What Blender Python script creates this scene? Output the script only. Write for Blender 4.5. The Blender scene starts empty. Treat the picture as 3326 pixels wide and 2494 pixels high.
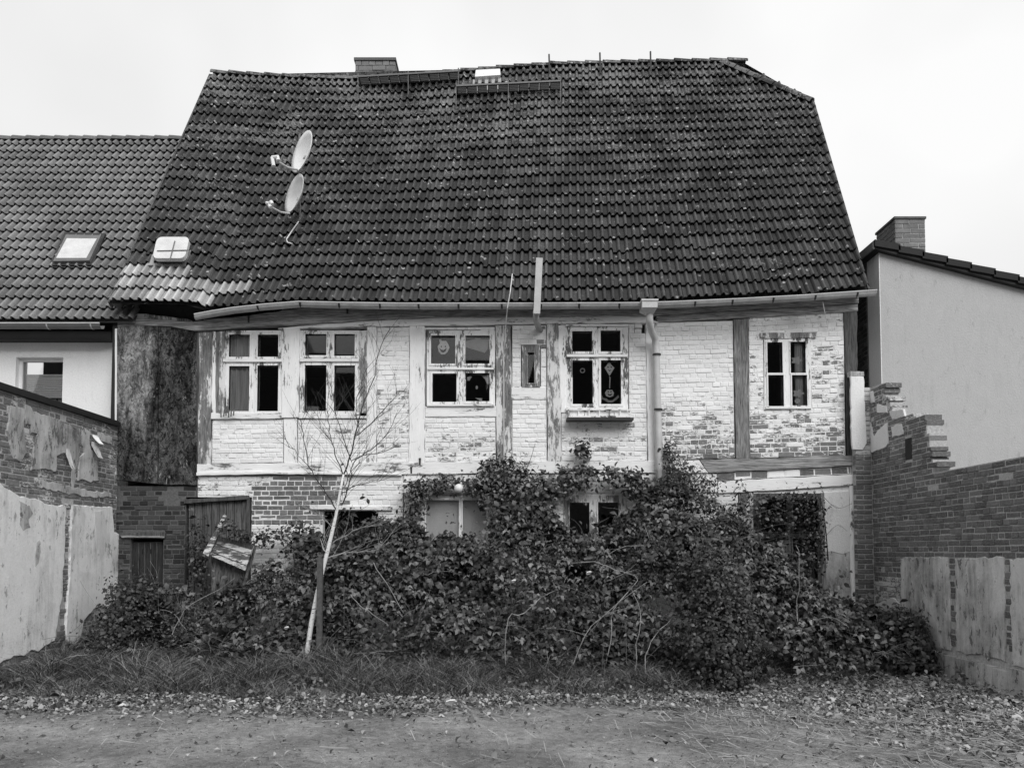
import bpy, math, random
import numpy as np
from mathutils import Vector, Matrix

random.seed(11)
rng = np.random.default_rng(11)
sc = bpy.context.scene
COL = sc.collection

# ------------------------------------------------------------------ camera
F, CX, AXY, TILT, EYE = 2400.0, 1663.0, 1685.0, math.radians(2.5), 1.7
cd = bpy.data.cameras.new('camera')
cam = bpy.data.objects.new('camera', cd)
COL.objects.link(cam)
cam.location = (0, 0, EYE)
cam.rotation_euler = (math.pi / 2 + TILT, 0, 0)
cd.sensor_fit = 'HORIZONTAL'
cd.sensor_width = 36
cd.lens = 36 * F / 3326
cd.shift_y = (AXY - 1247) / 3326
cd.clip_start = .1
cd.clip_end = 2000
sc.camera = cam

# ------------------------------------------------------------------ world, sun, exposure
SUN_EL, SUN_AZ = math.radians(42), math.radians(156)
w = bpy.data.worlds.new('World')
sc.world = w
w.use_nodes = True
nt = w.node_tree
bg = nt.nodes['Background']
sky = nt.nodes.new('ShaderNodeTexSky')
sky.sky_type = 'NISHITA'
sky.sun_disc = False
sky.sun_elevation = SUN_EL
sky.sun_rotation = SUN_AZ
sky.air_density = 2.0
sky.dust_density = 4.0
bw = nt.nodes.new('ShaderNodeRGBToBW')
nt.links.new(sky.outputs[0], bw.inputs[0])
tc = nt.nodes.new('ShaderNodeTexCoord')
cl = nt.nodes.new('ShaderNodeTexNoise')
cl.inputs['Scale'].default_value = 1.7
cl.inputs['Detail'].default_value = 4
cl.inputs['Roughness'].default_value = .45
nt.links.new(tc.outputs['Generated'], cl.inputs['Vector'])
mr = nt.nodes.new('ShaderNodeMapRange')
for k, v in (('From Min', .36), ('From Max', .64), ('To Min', 4.8), ('To Max', 6.8)):
    mr.inputs[k].default_value = v
nt.links.new(cl.outputs['Fac'], mr.inputs['Value'])
mx = nt.nodes.new('ShaderNodeMix')          # cloud deck over the clear-sky radiance
mx.data_type = 'FLOAT'
mx.inputs[0].default_value = .9
nt.links.new(bw.outputs[0], mx.inputs[2])
nt.links.new(mr.outputs[0], mx.inputs[3])
nt.links.new(mx.outputs[0], bg.inputs['Color'])
bg.inputs['Strength'].default_value = .1

sd = bpy.data.lights.new('sun', 'SUN')
sd.energy = 1.5
sd.angle = math.radians(40)
sun = bpy.data.objects.new('sun', sd)
COL.objects.link(sun)
sdir = Vector((math.sin(SUN_AZ) * math.cos(SUN_EL), math.cos(SUN_AZ) * math.cos(SUN_EL), math.sin(SUN_EL)))
sun.rotation_euler = sdir.to_track_quat('Z', 'Y').to_euler()

vs = sc.view_settings
vs.view_transform = 'Standard'
vs.look = 'None'
vs.exposure = .62
vs.gamma = 1
vs.use_curve_mapping = False
sc.cycles.max_bounces = 6
sc.cycles.transparent_max_bounces = 8
sc.cycles.use_denoising = True


# ------------------------------------------------------------------ pixel -> place
def ray(px, py):
    u, v = (px - CX) / F, (AXY - py) / F
    c, s = math.cos(TILT), math.sin(TILT)
    return Vector((u, c - v * s, s + v * c))


def atY(px, py, Y):
    d = ray(px, py)
    return Vector((0, 0, EYE)) + d * (Y / d.y)


def atX(px, py, X):
    d = ray(px, py)
    return Vector((0, 0, EYE)) + d * (X / d.x)


def atZ(px, py, Z=0.0):
    d = ray(px, py)
    return Vector((0, 0, EYE)) + d * ((Z - EYE) / d.z)


def proj(p):
    c, s = math.cos(TILT), math.sin(TILT)
    y, z = p[1], p[2] - EYE
    f = y * c + z * s
    return CX + F * p[0] / f, AXY - F * (z * c - y * s) / f


FY, XR, XL = 12.2, 5.9, -6.52


def fxz(px, py, Y=FY):
    p = atY(px, py, Y)
    return p.x, p.z


def lerp(a, b, t):
    return a + (b - a) * t


def plin(pts, x):
    if x <= pts[0][0]:
        return pts[0][1]
    for (a, b), (c, d) in zip(pts, pts[1:]):
        if x <= c:
            return b + (d - b) * (x - a) / (c - a)
    return pts[-1][1]


# ------------------------------------------------------------------ materials
MATS = {}


class G:
    def __init__(s, name):
        s.mat = bpy.data.materials.new(name)
        s.mat.use_nodes = True
        s.nt = s.mat.node_tree
        s.b = s.nt.nodes['Principled BSDF']

    def n(s, t):
        return s.nt.nodes.new(t)

    def put(s, v, i):
        if isinstance(v, (int, float)):
            i.default_value = v
        else:
            s.nt.links.new(v, i)

    def pos(s, sx=1, sy=1, sz=1):
        g = s.n('ShaderNodeNewGeometry')
        v = s.n('ShaderNodeVectorMath')
        v.operation = 'MULTIPLY'
        s.nt.links.new(g.outputs['Position'], v.inputs[0])
        v.inputs[1].default_value = (sx, sy, sz)
        return v.outputs[0]

    def noise(s, vec, scale=1, detail=4, rough=.6, dist=0):
        t = s.n('ShaderNodeTexNoise')
        s.nt.links.new(vec, t.inputs['Vector'])
        t.inputs['Scale'].default_value = scale
        t.inputs['Detail'].default_value = detail
        t.inputs['Roughness'].default_value = rough
        t.inputs['Distortion'].default_value = dist
        return t.outputs['Fac']

    def voro(s, vec, scale=1, out='Distance', rnd=1):
        t = s.n('ShaderNodeTexVoronoi')
        s.nt.links.new(vec, t.inputs['Vector'])
        t.inputs['Scale'].default_value = scale
        t.inputs['Randomness'].default_value = rnd
        return t.outputs[out]

    def ramp(s, v, a, b, x=0., y=1.):
        t = s.n('ShaderNodeMapRange')
        s.put(v, t.inputs['Value'])
        s.put(a, t.inputs['From Min'])
        s.put(b, t.inputs['From Max'])
        s.put(x, t.inputs['To Min'])
        s.put(y, t.inputs['To Max'])
        return t.outputs[0]

    def mix(s, f, a, b):
        t = s.n('ShaderNodeMix')
        t.data_type = 'FLOAT'
        s.put(f, t.inputs[0])
        s.put(a, t.inputs[2])
        s.put(b, t.inputs[3])
        return t.outputs[0]

    def m(s, op, a, b=0.):
        t = s.n('ShaderNodeMath')
        t.operation = op
        s.put(a, t.inputs[0])
        s.put(b, t.inputs[1])
        return t.outputs[0]

    def attr(s, name):
        t = s.n('ShaderNodeAttribute')
        t.attribute_name = name
        return t.outputs['Fac']

    def sepz(s):
        g = s.n('ShaderNodeNewGeometry')
        x = s.n('ShaderNodeSeparateXYZ')
        s.nt.links.new(g.outputs['Position'], x.inputs[0])
        return x.outputs

    def done(s, col, rough=.85, spec=.2, bump=None, dist=.004, strength=1.):
        s.put(col, s.b.inputs['Base Color'])
        s.put(rough, s.b.inputs['Roughness'])
        s.b.inputs['Specular IOR Level'].default_value = spec
        if bump is not None:
            t = s.n('ShaderNodeBump')
            t.inputs['Distance'].default_value = dist
            t.inputs['Strength'].default_value = strength
            s.nt.links.new(bump, t.inputs['Height'])
            s.nt.links.new(t.outputs[0], s.b.inputs['Normal'])
        MATS[s.mat.name] = s.mat
        return s.mat


def m_flat(name, v, rough=.8, spec=.2, var=.15, scale=6.):
    g = G(name)
    p = g.pos()
    a = g.noise(p, scale, 5)
    b = g.noise(p, scale * 9, 3)
    f = g.m('ADD', g.ramp(a, .3, .7, 1 - var, 1 + var), g.ramp(b, .3, .7, -var * .5, var * .5))
    return g.done(g.m('MULTIPLY', f, v), rough, spec, b, .003, .5)


def m_paintbrick(name, white=.91, brick=.16):
    g = G(name)
    p = g.pos()
    rnd, peel = g.attr('rnd'), g.attr('peel')
    big = g.noise(g.pos(1, 1, 1.6), 1.6, 4)
    mid = g.noise(g.pos(1, 1, 2.6), 9, 5, .65)
    fin = g.noise(g.pos(1, 1, 2.), 45, 4, .7)
    flk = g.noise(g.pos(1, 1, 2.8), 22, 5, .7)
    k = g.m('ADD', g.m('MULTIPLY', big, .3), g.m('ADD', g.m('MULTIPLY', mid, .45), g.m('MULTIPLY', flk, .55)))
    k = g.m('ADD', k, g.m('MULTIPLY', g.m('SUBTRACT', rnd, .5), .15))
    thr = g.ramp(peel, 0, 1, .93, .36)
    mask = g.ramp(g.m('SUBTRACT', k, thr), -.015, .015)
    bk = g.m('MULTIPLY', g.m('MULTIPLY', g.ramp(rnd, 0, 1, .7, 1.35), g.ramp(fin, .25, .75, .75, 1.2)), brick)
    bloom = g.ramp(flk, .5, .68, 0, .55)
    bk = g.mix(bloom, bk, .4)
    wh = g.m('MULTIPLY', g.ramp(big, .3, .72, 1.04, .86), g.ramp(fin, .3, .75, 1.02, .9))
    wh = g.m('MULTIPLY', wh, g.m('MULTIPLY', g.ramp(rnd, 0, 1, .95, 1.02), white))
    runs = g.ramp(g.noise(g.pos(1, 1, .12), 10, 5, .7), .56, .70, 0, .2)
    wh = g.mix(runs, wh, .4)
    dirt = g.ramp(g.noise(g.pos(1, 1, 3), 20, 6, .75), .60, .68, 0, .5)
    wh = g.mix(dirt, wh, .28)
    return g.done(g.mix(mask, wh, bk), .9, .15, g.m('ADD', fin, g.m('MULTIPLY', mask, -.6)), .006, .8)


def m_timber(name, axis, white, wood, peel):
    """painted timber; peel 1 = bare weathered wood"""
    g = G(name)
    if axis == 'v':
        gp, pp = g.pos(1, 1, .07), g.pos(1, 1, .3)
    else:
        gp, pp = g.pos(.06, 1, 1), g.pos(.3, 1, 1)
    grain = g.noise(gp, 55, 5, .7, .6)
    big = g.noise(pp, 4, 5, .65)
    fin = g.noise(pp, 26, 5, .7)
    k = g.m('ADD', g.m('MULTIPLY', big, .75), g.m('ADD', g.m('MULTIPLY', grain, .35), g.m('MULTIPLY', fin, .4)))
    thr = lerp(1.03, .45, peel)
    mask = g.ramp(k, thr - .02, thr + .02)
    wd = g.m('MULTIPLY', g.ramp(grain, .34, .66, .3, 1.7), g.m('MULTIPLY', g.ramp(big, .3, .7, 1.25, .75), wood))
    wh = g.m('MULTIPLY', g.ramp(grain, .25, .75, .94, 1.03), g.m('MULTIPLY', g.ramp(big, .35, .7, 1.03, .87), white))
    crack = g.ramp(grain, .60, .66, 0, .65)
    wh = g.mix(crack, wh, wood)
    return g.done(g.mix(mask, wh, wd), .8, .2, g.m('SUBTRACT', grain, g.m('MULTIPLY', mask, .4)), .006, .9)


def m_plaster(name, v, dark, amt, streak=.5):
    g = G(name)
    big = g.noise(g.pos(), 1.3, 6, .65, .4)
    mid = g.noise(g.pos(1, 1, .7), 5, 6, .7, .3)
    st = g.noise(g.pos(1, 1, .12), 9, 6, .7)
    fin = g.noise(g.pos(), 38, 5, .7)
    k = g.m('ADD', g.m('MULTIPLY', big, (1 - streak) * .6), g.m('ADD', g.m('MULTIPLY', mid, (1 - streak) * .4), g.m('MULTIPLY', st, streak)))
    f = g.ramp(k, .56 - .16 * amt, .66 - .08 * amt, 0, min(1., .35 + amt))
    spots = g.ramp(g.m('ADD', g.noise(g.pos(1, 1, .45), 9, 7, .78), g.m('MULTIPLY', big, .25)), .745 - .07 * amt, .76 - .05 * amt, 0, min(.85, amt * 1.6))
    c = g.mix(f, v, dark)
    c = g.mix(spots, c, dark * .55)
    c = g.m('MULTIPLY', c, g.m('MULTIPLY', g.ramp(fin, .25, .75, .9, 1.07), g.ramp(mid, .3, .7, 1 - .25 * amt, 1 + .15 * amt)))
    return g.done(c, .92, .1, g.m('ADD', fin, mid), .01, .7)


def m_tile(name, base, lichen, zlo, zhi, var=.35):
    g = G(name)
    rnd = g.attr('rnd')
    p = g.pos()
    z = g.sepz()[2]
    n1 = g.noise(p, 1.1, 4)
    n2 = g.noise(p, 30, 5, .7)
    col = g.m('MULTIPLY', g.m('MULTIPLY', g.ramp(rnd, 0, 1, 1 - var, 1 + var), g.ramp(n2, .25, .75, .7, 1.3)), base)
    col = g.m('MULTIPLY', col, g.ramp(n1, .3, .7, .8, 1.2))
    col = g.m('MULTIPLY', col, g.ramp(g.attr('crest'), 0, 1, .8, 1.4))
    hi = g.ramp(z, zlo, zhi)
    col = g.mix(g.m('MULTIPLY', g.attr('peel'), g.ramp(n2, .35, .6)), col, .2)
    crust = g.noise(p, 17, 6, .72, .3)
    th = g.m('SUBTRACT', g.ramp(hi, 0, 1, .68, .49), g.m('MULTIPLY', g.m('SUBTRACT', n1, .5), .55))
    c1 = g.m('MULTIPLY', g.ramp(g.m('SUBTRACT', crust, th), 0, .05), .55 * lichen)
    col = g.mix(c1, col, .26)
    cell = g.voro(p, 5.6)
    sp = g.m('MULTIPLY', g.ramp(cell, .15, .22, 1, 0), g.m('MULTIPLY', g.ramp(g.noise(p, 26, 4, .7), .44, .52), g.ramp(g.noise(p, 1.3, 4, .6), .40, .58, .12, 1)))
    col = g.mix(g.m('MULTIPLY', sp, .9 * lichen), col, .5)
    dk = g.m('MULTIPLY', g.ramp(g.voro(p, 9), .14, .2, 1, 0), g.ramp(g.noise(p, 1.6, 2), .5, .6))
    col = g.mix(g.m('MULTIPLY', dk, .6 * lichen), col, .012)
    return g.done(col, .85, .25, n2, .004, .6)


def m_leaf(name, lo, hi, rough=.55, spec=.35):
    g = G(name)
    rnd = g.attr('rnd')
    n = g.noise(g.pos(), 3, 3)
    v = g.m('POWER', rnd, 1.7)
    c = g.m('MULTIPLY', g.ramp(v, 0, 1, lo, hi), g.ramp(n, .3, .7, .7, 1.25))
    return g.done(c, rough, spec)


m_paintbrick('painted_brick')
m_paintbrick('wall_brick', .66, .16)
g = G('mortar')
f = g.noise(g.pos(), 30, 5, .7)
g.done(g.m('MULTIPLY', g.ramp(f, .25, .75, .55, 1.2), .52), .95, .1, f, .006, .9)
g = G('painted_mortar')
f = g.noise(g.pos(1, 1, 2), 24, 5, .7)
g.done(g.mix(g.ramp(g.noise(g.pos(1, 1, 3), 9, 5, .7), .52, .64, 0, .6), g.m('MULTIPLY', g.ramp(f, .25, .75, .85, 1.08), .84), .3), .95, .1, f, .006, .9)
g = G('dark_mortar')
f = g.noise(g.pos(), 30, 5, .7)
g.done(g.m('MULTIPLY', g.ramp(f, .25, .75, .6, 1.3), .13), .95, .1, f, .006, .9)
m_timber('white_post', 'v', .89, .16, .30)
m_timber('worn_post', 'v', .72, .2, .5)
m_timber('white_beam', 'h', .87, .18, .29)
m_timber('grey_post', 'v', .6, .19, .78)
m_timber('dark_post', 'v', .35, .085, .9)
m_timber('grey_beam', 'h', .6, .29, .9)
m_timber('frame_paint', 'v', .87, .12, .385)
m_timber('board_wood', 'v', .5, .1, .95)
m_timber('plank_wood', 'h', .78, .13, .5)
m_timber('door_wood', 'v', .3, .03, .95)
m_plaster('white_render', .84, .66, .1)
m_plaster('grey_render', .47, .37, .2, .55)
m_plaster('old_plaster', .88, .42, .42, .35)
m_plaster('thin_plaster', .62, .22, .7, .3)
m_plaster('stained_plaster', .76, .24, .7, .3)
m_plaster('lime_patch', .74, .45, .25)
m_tile('old_tile', .055, 1., 5.4, 11.6)
m_tile('new_tile', .30, .15, 5.4, 20, .3)
m_tile('neighbour_tile', .17, .14, 3, 20, .16)
m_flat('black_tile', .018, .6)
m_flat('zinc', .36, .45, .5, .2)
m_flat('zinc_light', .5, .5, .5, .12)
m_flat('iron', .03, .6, .4)
m_flat('steel', .14, .5, .5)
m_flat('white_plastic', .78, .4, .4, .06)
m_flat('grey_dish', .62, .45, .4, .12)
m_flat('black_board', .02, .6, .3)
m_flat('room', .05, .95, .05)
m_flat('paper', .7, .9, .1)
m_flat('paper_grey', .42, .9, .1)
m_flat('ink', .02, .9, .1)
m_flat('curtain', .5, .95, .05, .1, 3)
m_flat('chimney_brick', .2, .9, .15, .2)
m_flat('cane', .12, .8, .2, .6, 3)
m_flat('pale_cane', .30, .8, .2, .4, 3)
m_flat('dark_stem', .05, .8, .2, .4, 3)
m_flat('stake_wood', .10, .85, .2, .3, 20)
m_leaf('bramble_leaf', .006, .22, .42, .5)
m_leaf('ivy_leaf', .008, .075, .45, .5)
m_leaf('litter_leaf', .06, .52, .85, .1)
m_leaf('grass_blade', .04, .34, .8, .15)
# mossy fibre board
g = G('mossy_board')
z = g.sepz()
n1 = g.noise(g.pos(1, 1, .35), 2.3, 5, .65)
n2 = g.noise(g.pos(1, 1, .7), 15, 7, .8, 1.2)
n3 = g.noise(g.pos(1, 1, .6), 60, 4, .7)
base = g.mix(g.ramp(n2, .42, .60), .007, .11)
sx = z[0]
inz = g.m('MULTIPLY', g.ramp(g.m('ADD', z[2], g.m('MULTIPLY', n1, 1.2)), 4.25, 4.4), g.ramp(g.m('ADD', sx, g.m('MULTIPLY', n1, .5)), -5.80, -5.70, 1, 0))
pale = g.m('MULTIPLY', inz, g.attr('peel'))
base = g.mix(pale, base, g.ramp(n2, .40, .62, .06, .32))
base = g.m('MULTIPLY', base, g.ramp(g.noise(g.pos(1, 1, .4), 3.2, 5, .7, .8), .40, .58, .35, 1.5))
fl = g.ramp(g.noise(g.pos(1, 1, .5), 10, 5, .7, 1.), .64, .68, 0, .7)
g.done(g.mix(fl, base, .4), .95, .1, g.m('ADD', n2, n3), .012, 1.)
# birch bark
g = G('birch_bark')
n = g.noise(g.pos(1, 1, 5), 9, 4, .6)
g.done(g.mix(g.ramp(n, .60, .64), .78, .04), .7, .3, n, .003, .6)
# ground
g = G('dirt')
a = g.noise(g.pos(), .9, 5, .6)
b = g.noise(g.pos(), 14, 6, .75)
c = g.noise(g.pos(), 90, 3, .6)
v = g.m('MULTIPLY', g.ramp(a, .35, .65, .16, .33), g.m('MULTIPLY', g.ramp(b, .3, .7, .6, 1.35), g.ramp(c, .3, .7, .6, 1.4)))
st = g.m('MULTIPLY', g.ramp(g.voro(g.pos(), 13), .06, .1, 1, 0), .6)
g.done(g.mix(st, v, .34), .95, .1, g.m('ADD', b, g.m('MULTIPLY', c, .5)), .02, .8)
# glass: clear pane with mirror reflection
gm = bpy.data.materials.new('window_glass')
gm.use_nodes = True
t = gm.node_tree
t.nodes.clear()
o = t.nodes.new('ShaderNodeOutputMaterial')
mxs = t.nodes.new('ShaderNodeMixShader')
fr = t.nodes.new('ShaderNodeFresnel')
fr.inputs[0].default_value = 1.6
tr = t.nodes.new('ShaderNodeBsdfTransparent')
tr.inputs[0].default_value = (.97, .97, .97, 1)
gl = t.nodes.new('ShaderNodeBsdfGlossy')
gl.inputs['Roughness'].default_value = .02
t.links.new(fr.outputs[0], mxs.inputs[0])
t.links.new(tr.outputs[0], mxs.inputs[1])
t.links.new(gl.outputs[0], mxs.inputs[2])
t.links.new(mxs.outputs[0], o.inputs[0])
MATS['window_glass'] = gm
# lace curtain
g = G('lace')
n = g.noise(g.pos(1, 1, .05), 40, 4, .6)
g.done(g.ramp(n, .3, .7, .35, .7), .95, .05)


# ------------------------------------------------------------------ object helpers
def tag(o, label=None, cat=None, group=None, kind=None):
    if label:
        o['label'] = label
    if cat:
        o['category'] = cat
    if group:
        o['group'] = group
    if kind:
        o['kind'] = kind
    return o


def thing(name, label, cat, loc=(0, 0, 0), group=None):
    o = bpy.data.objects.new(name, None)
    COL.objects.link(o)
    o.location = loc
    o.empty_display_size = .2
    return tag(o, label, cat, group)


def adopt(o, parent):
    if parent is not None:
        o.parent = parent
        if parent.type == 'EMPTY':
            o.matrix_parent_inverse = Matrix.Translation(parent.location).inverted()
    return o


def obj(name, V, Fc, mat, parent=None, smooth=False, attrs=None, kind=None):
    me = bpy.data.meshes.new(name)
    me.from_pydata([tuple(v) for v in V], [], Fc)
    me.materials.append(MATS[mat])
    if attrs:
        for k, a in attrs.items():
            at = me.attributes.new(k, 'FLOAT', 'POINT')
            if isinstance(a, (int, float)):
                a = [a] * len(me.vertices)
            at.data.foreach_set('value', np.asarray(a, dtype=np.float32))
    if smooth:
        me.polygons.foreach_set('use_smooth', [True] * len(me.polygons))
    o = bpy.data.objects.new(name, me)
    COL.objects.link(o)
    if kind:
        o['kind'] = kind
    return adopt(o, parent)


def npobj(name, V, T, mat, parent=None, attrs=None, kind=None, smooth=False):
    """numpy: V (n,3), T (m,3|4)"""
    me = bpy.data.meshes.new(name)
    k = T.shape[1]
    me.vertices.add(len(V))
    me.vertices.foreach_set('co', V.astype(np.float32).ravel())
    me.loops.add(T.size)
    me.loops.foreach_set('vertex_index', T.astype(np.int32).ravel())
    me.polygons.add(len(T))
    me.polygons.foreach_set('loop_start', np.arange(0, T.size, k, dtype=np.int32))
    me.polygons.foreach_set('loop_total', np.full(len(T), k, dtype=np.int32))
    if smooth:
        me.polygons.foreach_set('use_smooth', np.ones(len(T), dtype=bool))
    for nme, a in (attrs or {}).items():
        at = me.attributes.new(nme, 'FLOAT', 'POINT')
        at.data.foreach_set('value', np.asarray(a, dtype=np.float32))
    me.update(calc_edges=True)
    me.validate()
    me.materials.append(MATS[mat])
    o = bpy.data.objects.new(name, me)
    COL.objects.link(o)
    if kind:
        o['kind'] = kind
    return adopt(o, parent)


class Bag:
    def __init__(s):
        s.V, s.F, s.rnd, s.peel, s.crest = [], [], [], [], []

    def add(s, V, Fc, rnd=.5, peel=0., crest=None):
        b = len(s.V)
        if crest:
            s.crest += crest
        s.V += [tuple(v) for v in V]
        s.F += [tuple(i + b for i in f) for f in Fc]
        s.rnd += [rnd] * len(V)
        s.peel += [peel] * len(V)

    def box(s, x0, x1, y0, y1, z0, z1):
        s.add(*box(x0, x1, y0, y1, z0, z1))

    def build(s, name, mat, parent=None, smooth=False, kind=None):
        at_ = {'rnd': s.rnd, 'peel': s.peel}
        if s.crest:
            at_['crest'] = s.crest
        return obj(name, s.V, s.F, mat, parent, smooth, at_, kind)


BF = [(0, 3, 2, 1), (4, 5, 6, 7), (0, 1, 5, 4), (1, 2, 6, 5), (2, 3, 7, 6), (3, 0, 4, 7)]


def box(x0, x1, y0, y1, z0, z1):
    return [(x0, y0, z0), (x1, y0, z0), (x1, y1, z0), (x0, y1, z0),
            (x0, y0, z1), (x1, y0, z1), (x1, y1, z1), (x0, y1, z1)], BF


def obox(c, ax, ay, az):
    """box from a centre and three half-axis vectors"""
    c, ax, ay, az = Vector(c), Vector(ax), Vector(ay), Vector(az)
    return [c - ax - ay - az, c + ax - ay - az, c + ax + ay - az, c - ax + ay - az,
            c - ax - ay + az, c + ax - ay + az, c + ax + ay + az, c - ax + ay + az], BF


def bar(a, b, wid, thk, up=(0, -1, 0)):
    a, b = Vector(a), Vector(b)
    d = b - a
    side = d.cross(Vector(up))
    side.normalize()
    n = side.cross(d).normalized()
    return obox((a + b) / 2, d / 2, side * wid / 2, n * thk / 2)


def tube(pts, rad, sides=8, cap=True):
    pts = [Vector(p) for p in pts]
    n = len(pts)
    if not hasattr(rad, '__len__'):
        rad = [rad] * n
    V, Fc = [], []
    ref = Vector((.3, .9, .2))
    for i, p in enumerate(pts):
        d = (pts[min(i + 1, n - 1)] - pts[max(i - 1, 0)]).normalized()
        a = d.cross(ref)
        if a.length < 1e-4:
            a = d.cross(Vector((1, 0, 0)))
        a.normalize()
        b = d.cross(a)
        for k in range(sides):
            t = 2 * math.pi * k / sides
            V.append(p + (a * math.cos(t) + b * math.sin(t)) * rad[i])
    for i in range(n - 1):
        for k in range(sides):
            k2 = (k + 1) % sides
            Fc.append((i * sides + k, i * sides + k2, (i + 1) * sides + k2, (i + 1) * sides + k))
    if cap:
        Fc.append(tuple(range(sides))[::-1])
        Fc.append(tuple(range((n - 1) * sides, n * sides)))
    return V, Fc


def smooth(P, k=4):
    P = [Vector(p) for p in P]
    out = []
    for i in range(len(P) - 1):
        a, b, c, d = P[max(i - 1, 0)], P[i], P[i + 1], P[min(i + 2, len(P) - 1)]
        for q in range(k):
            t = q / k
            out.append(.5 * ((2 * b) + (c - a) * t + (2 * a - 5 * b + 4 * c - d) * t * t + (3 * b - a - 3 * c + d) * t ** 3))
    return out + [P[-1]]


def ragged(poly, step, jit):
    """poly: list of 2d points -> denser outline with uneven edges"""
    out = []
    for (a, b), (c, d) in zip(poly, poly[1:] + poly[:1]):
        L = math.hypot(c - a, d - b)
        n = max(1, int(L / step))
        for i in range(n):
            t = i / n
            j = jit if i else jit * .5
            out.append((lerp(a, c, t) + random.uniform(-j, j), lerp(b, d, t) + random.uniform(-j, j)))
    return out


def area2(p):
    return sum(a * d - c * b for (a, b), (c, d) in zip(p, p[1:] + p[:1])) / 2


def slab(name, poly, mapf, w0, w1, mat, parent, inset=.004, step=.09, jit=.003, peel=0., rnd=None):
    """a plate with an uneven outline on a surface: mapf(u, v, w) -> place; back at w0, front at w1"""
    if area2(poly) < 0:
        poly = poly[::-1]
    p = ragged(poly, step, jit) if step else list(poly)
    n = len(p)
    ins = []
    for i in range(n):
        a, b, c = p[i - 1], p[i], p[(i + 1) % n]
        e1 = Vector((b[0] - a[0], b[1] - a[1]))
        e2 = Vector((c[0] - b[0], c[1] - b[1]))
        nn = Vector((-e1.y, e1.x)).normalized() + Vector((-e2.y, e2.x)).normalized()
        if nn.length > 1e-6:
            nn.normalize()
        ins.append((b[0] + nn.x * inset, b[1] + nn.y * inset))
    V = [mapf(u, v, w0) for u, v in p] + [mapf(u, v, w1 - inset) for u, v in p] + [mapf(u, v, w1) for u, v in ins]
    Fc = [tuple(range(2 * n, 3 * n))]
    for i in range(n):
        j = (i + 1) % n
        Fc += [(i, j, n + j, n + i), (n + i, n + j, 2 * n + j, 2 * n + i)]
    return obj(name, V, Fc, mat, parent, attrs={'peel': peel, 'rnd': random.random() if rnd is None else rnd})


def fmap(u, v, w):
    return (u, FY - w, v)


def rmap(u, v, w):
    return (XR - w, u, v)


def lmap(u, v, w):
    return (XL + w, u, v)


def fpoly(pts):
    return [fxz(x, y) for x, y in pts]


def rpoly(pts):
    r = []
    for x, y in pts:
        p = atX(x, y, XR)
        r.append((p.y, p.z))
    return r


def lpoly(pts):
    r = []
    for x, y in pts:
        p = atX(x, y, XL)
        r.append((p.y, p.z))
    return r


# ------------------------------------------------------------------ bricks
class Bricks:
    """collects single bricks; the largest become parts of their own, the rest one part"""

    def __init__(s):
        s.items = []

    def add(s, corners, mapf, w1, wb, rnd, peel, parent):
        """corners: (u,v) x4 anticlockwise from lower left"""
        j = lambda: random.uniform(-.003, .003)
        c = [(u + j(), v + j()) for u, v in corners]
        cu = sum(u for u, v in c) / 4
        cv = sum(v for u, v in c) / 4
        L = max(abs(c[1][0] - c[0][0]), .02)
        H = max(abs(c[3][1] - c[0][1]), .02)
        ku, kv = max(0, 1 - .014 / L), max(0, 1 - .014 / H)
        ins = [(cu + (u - cu) * ku, cv + (v - cv) * kv) for u, v in c]
        tl = random.uniform(-.003, .003)
        V = [mapf(u, v, wb) for u, v in c] + [mapf(u, v, w1 - .006) for u, v in c] + \
            [mapf(u, v, w1 + (tl if i in (0, 1) else -tl)) for i, (u, v) in enumerate(ins)]
        s.items.append((L * H, V, rnd, peel, parent))

    def emit(s, thing_, mat, limit=300, panel_default=None):
        FQ = [(8, 9, 10, 11)] + [(i, (i + 1) % 4, 4 + (i + 1) % 4, 4 + i) for i in range(4)] + \
             [(4 + i, 4 + (i + 1) % 4, 8 + (i + 1) % 4, 8 + i) for i in range(4)]
        s.items.sort(key=lambda t: -t[0] * random.uniform(.8, 1.2))
        rest = Bag()
        for k, (a, V, rnd, peel, par) in enumerate(s.items):
            if k < limit:
                obj('brick', V, FQ, mat, par, attrs={'rnd': rnd, 'peel': peel})
            else:
                rest.add(V, FQ, rnd, peel)
        if rest.V:
            rest.build('brick', mat, thing_, kind='stuff')


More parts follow.
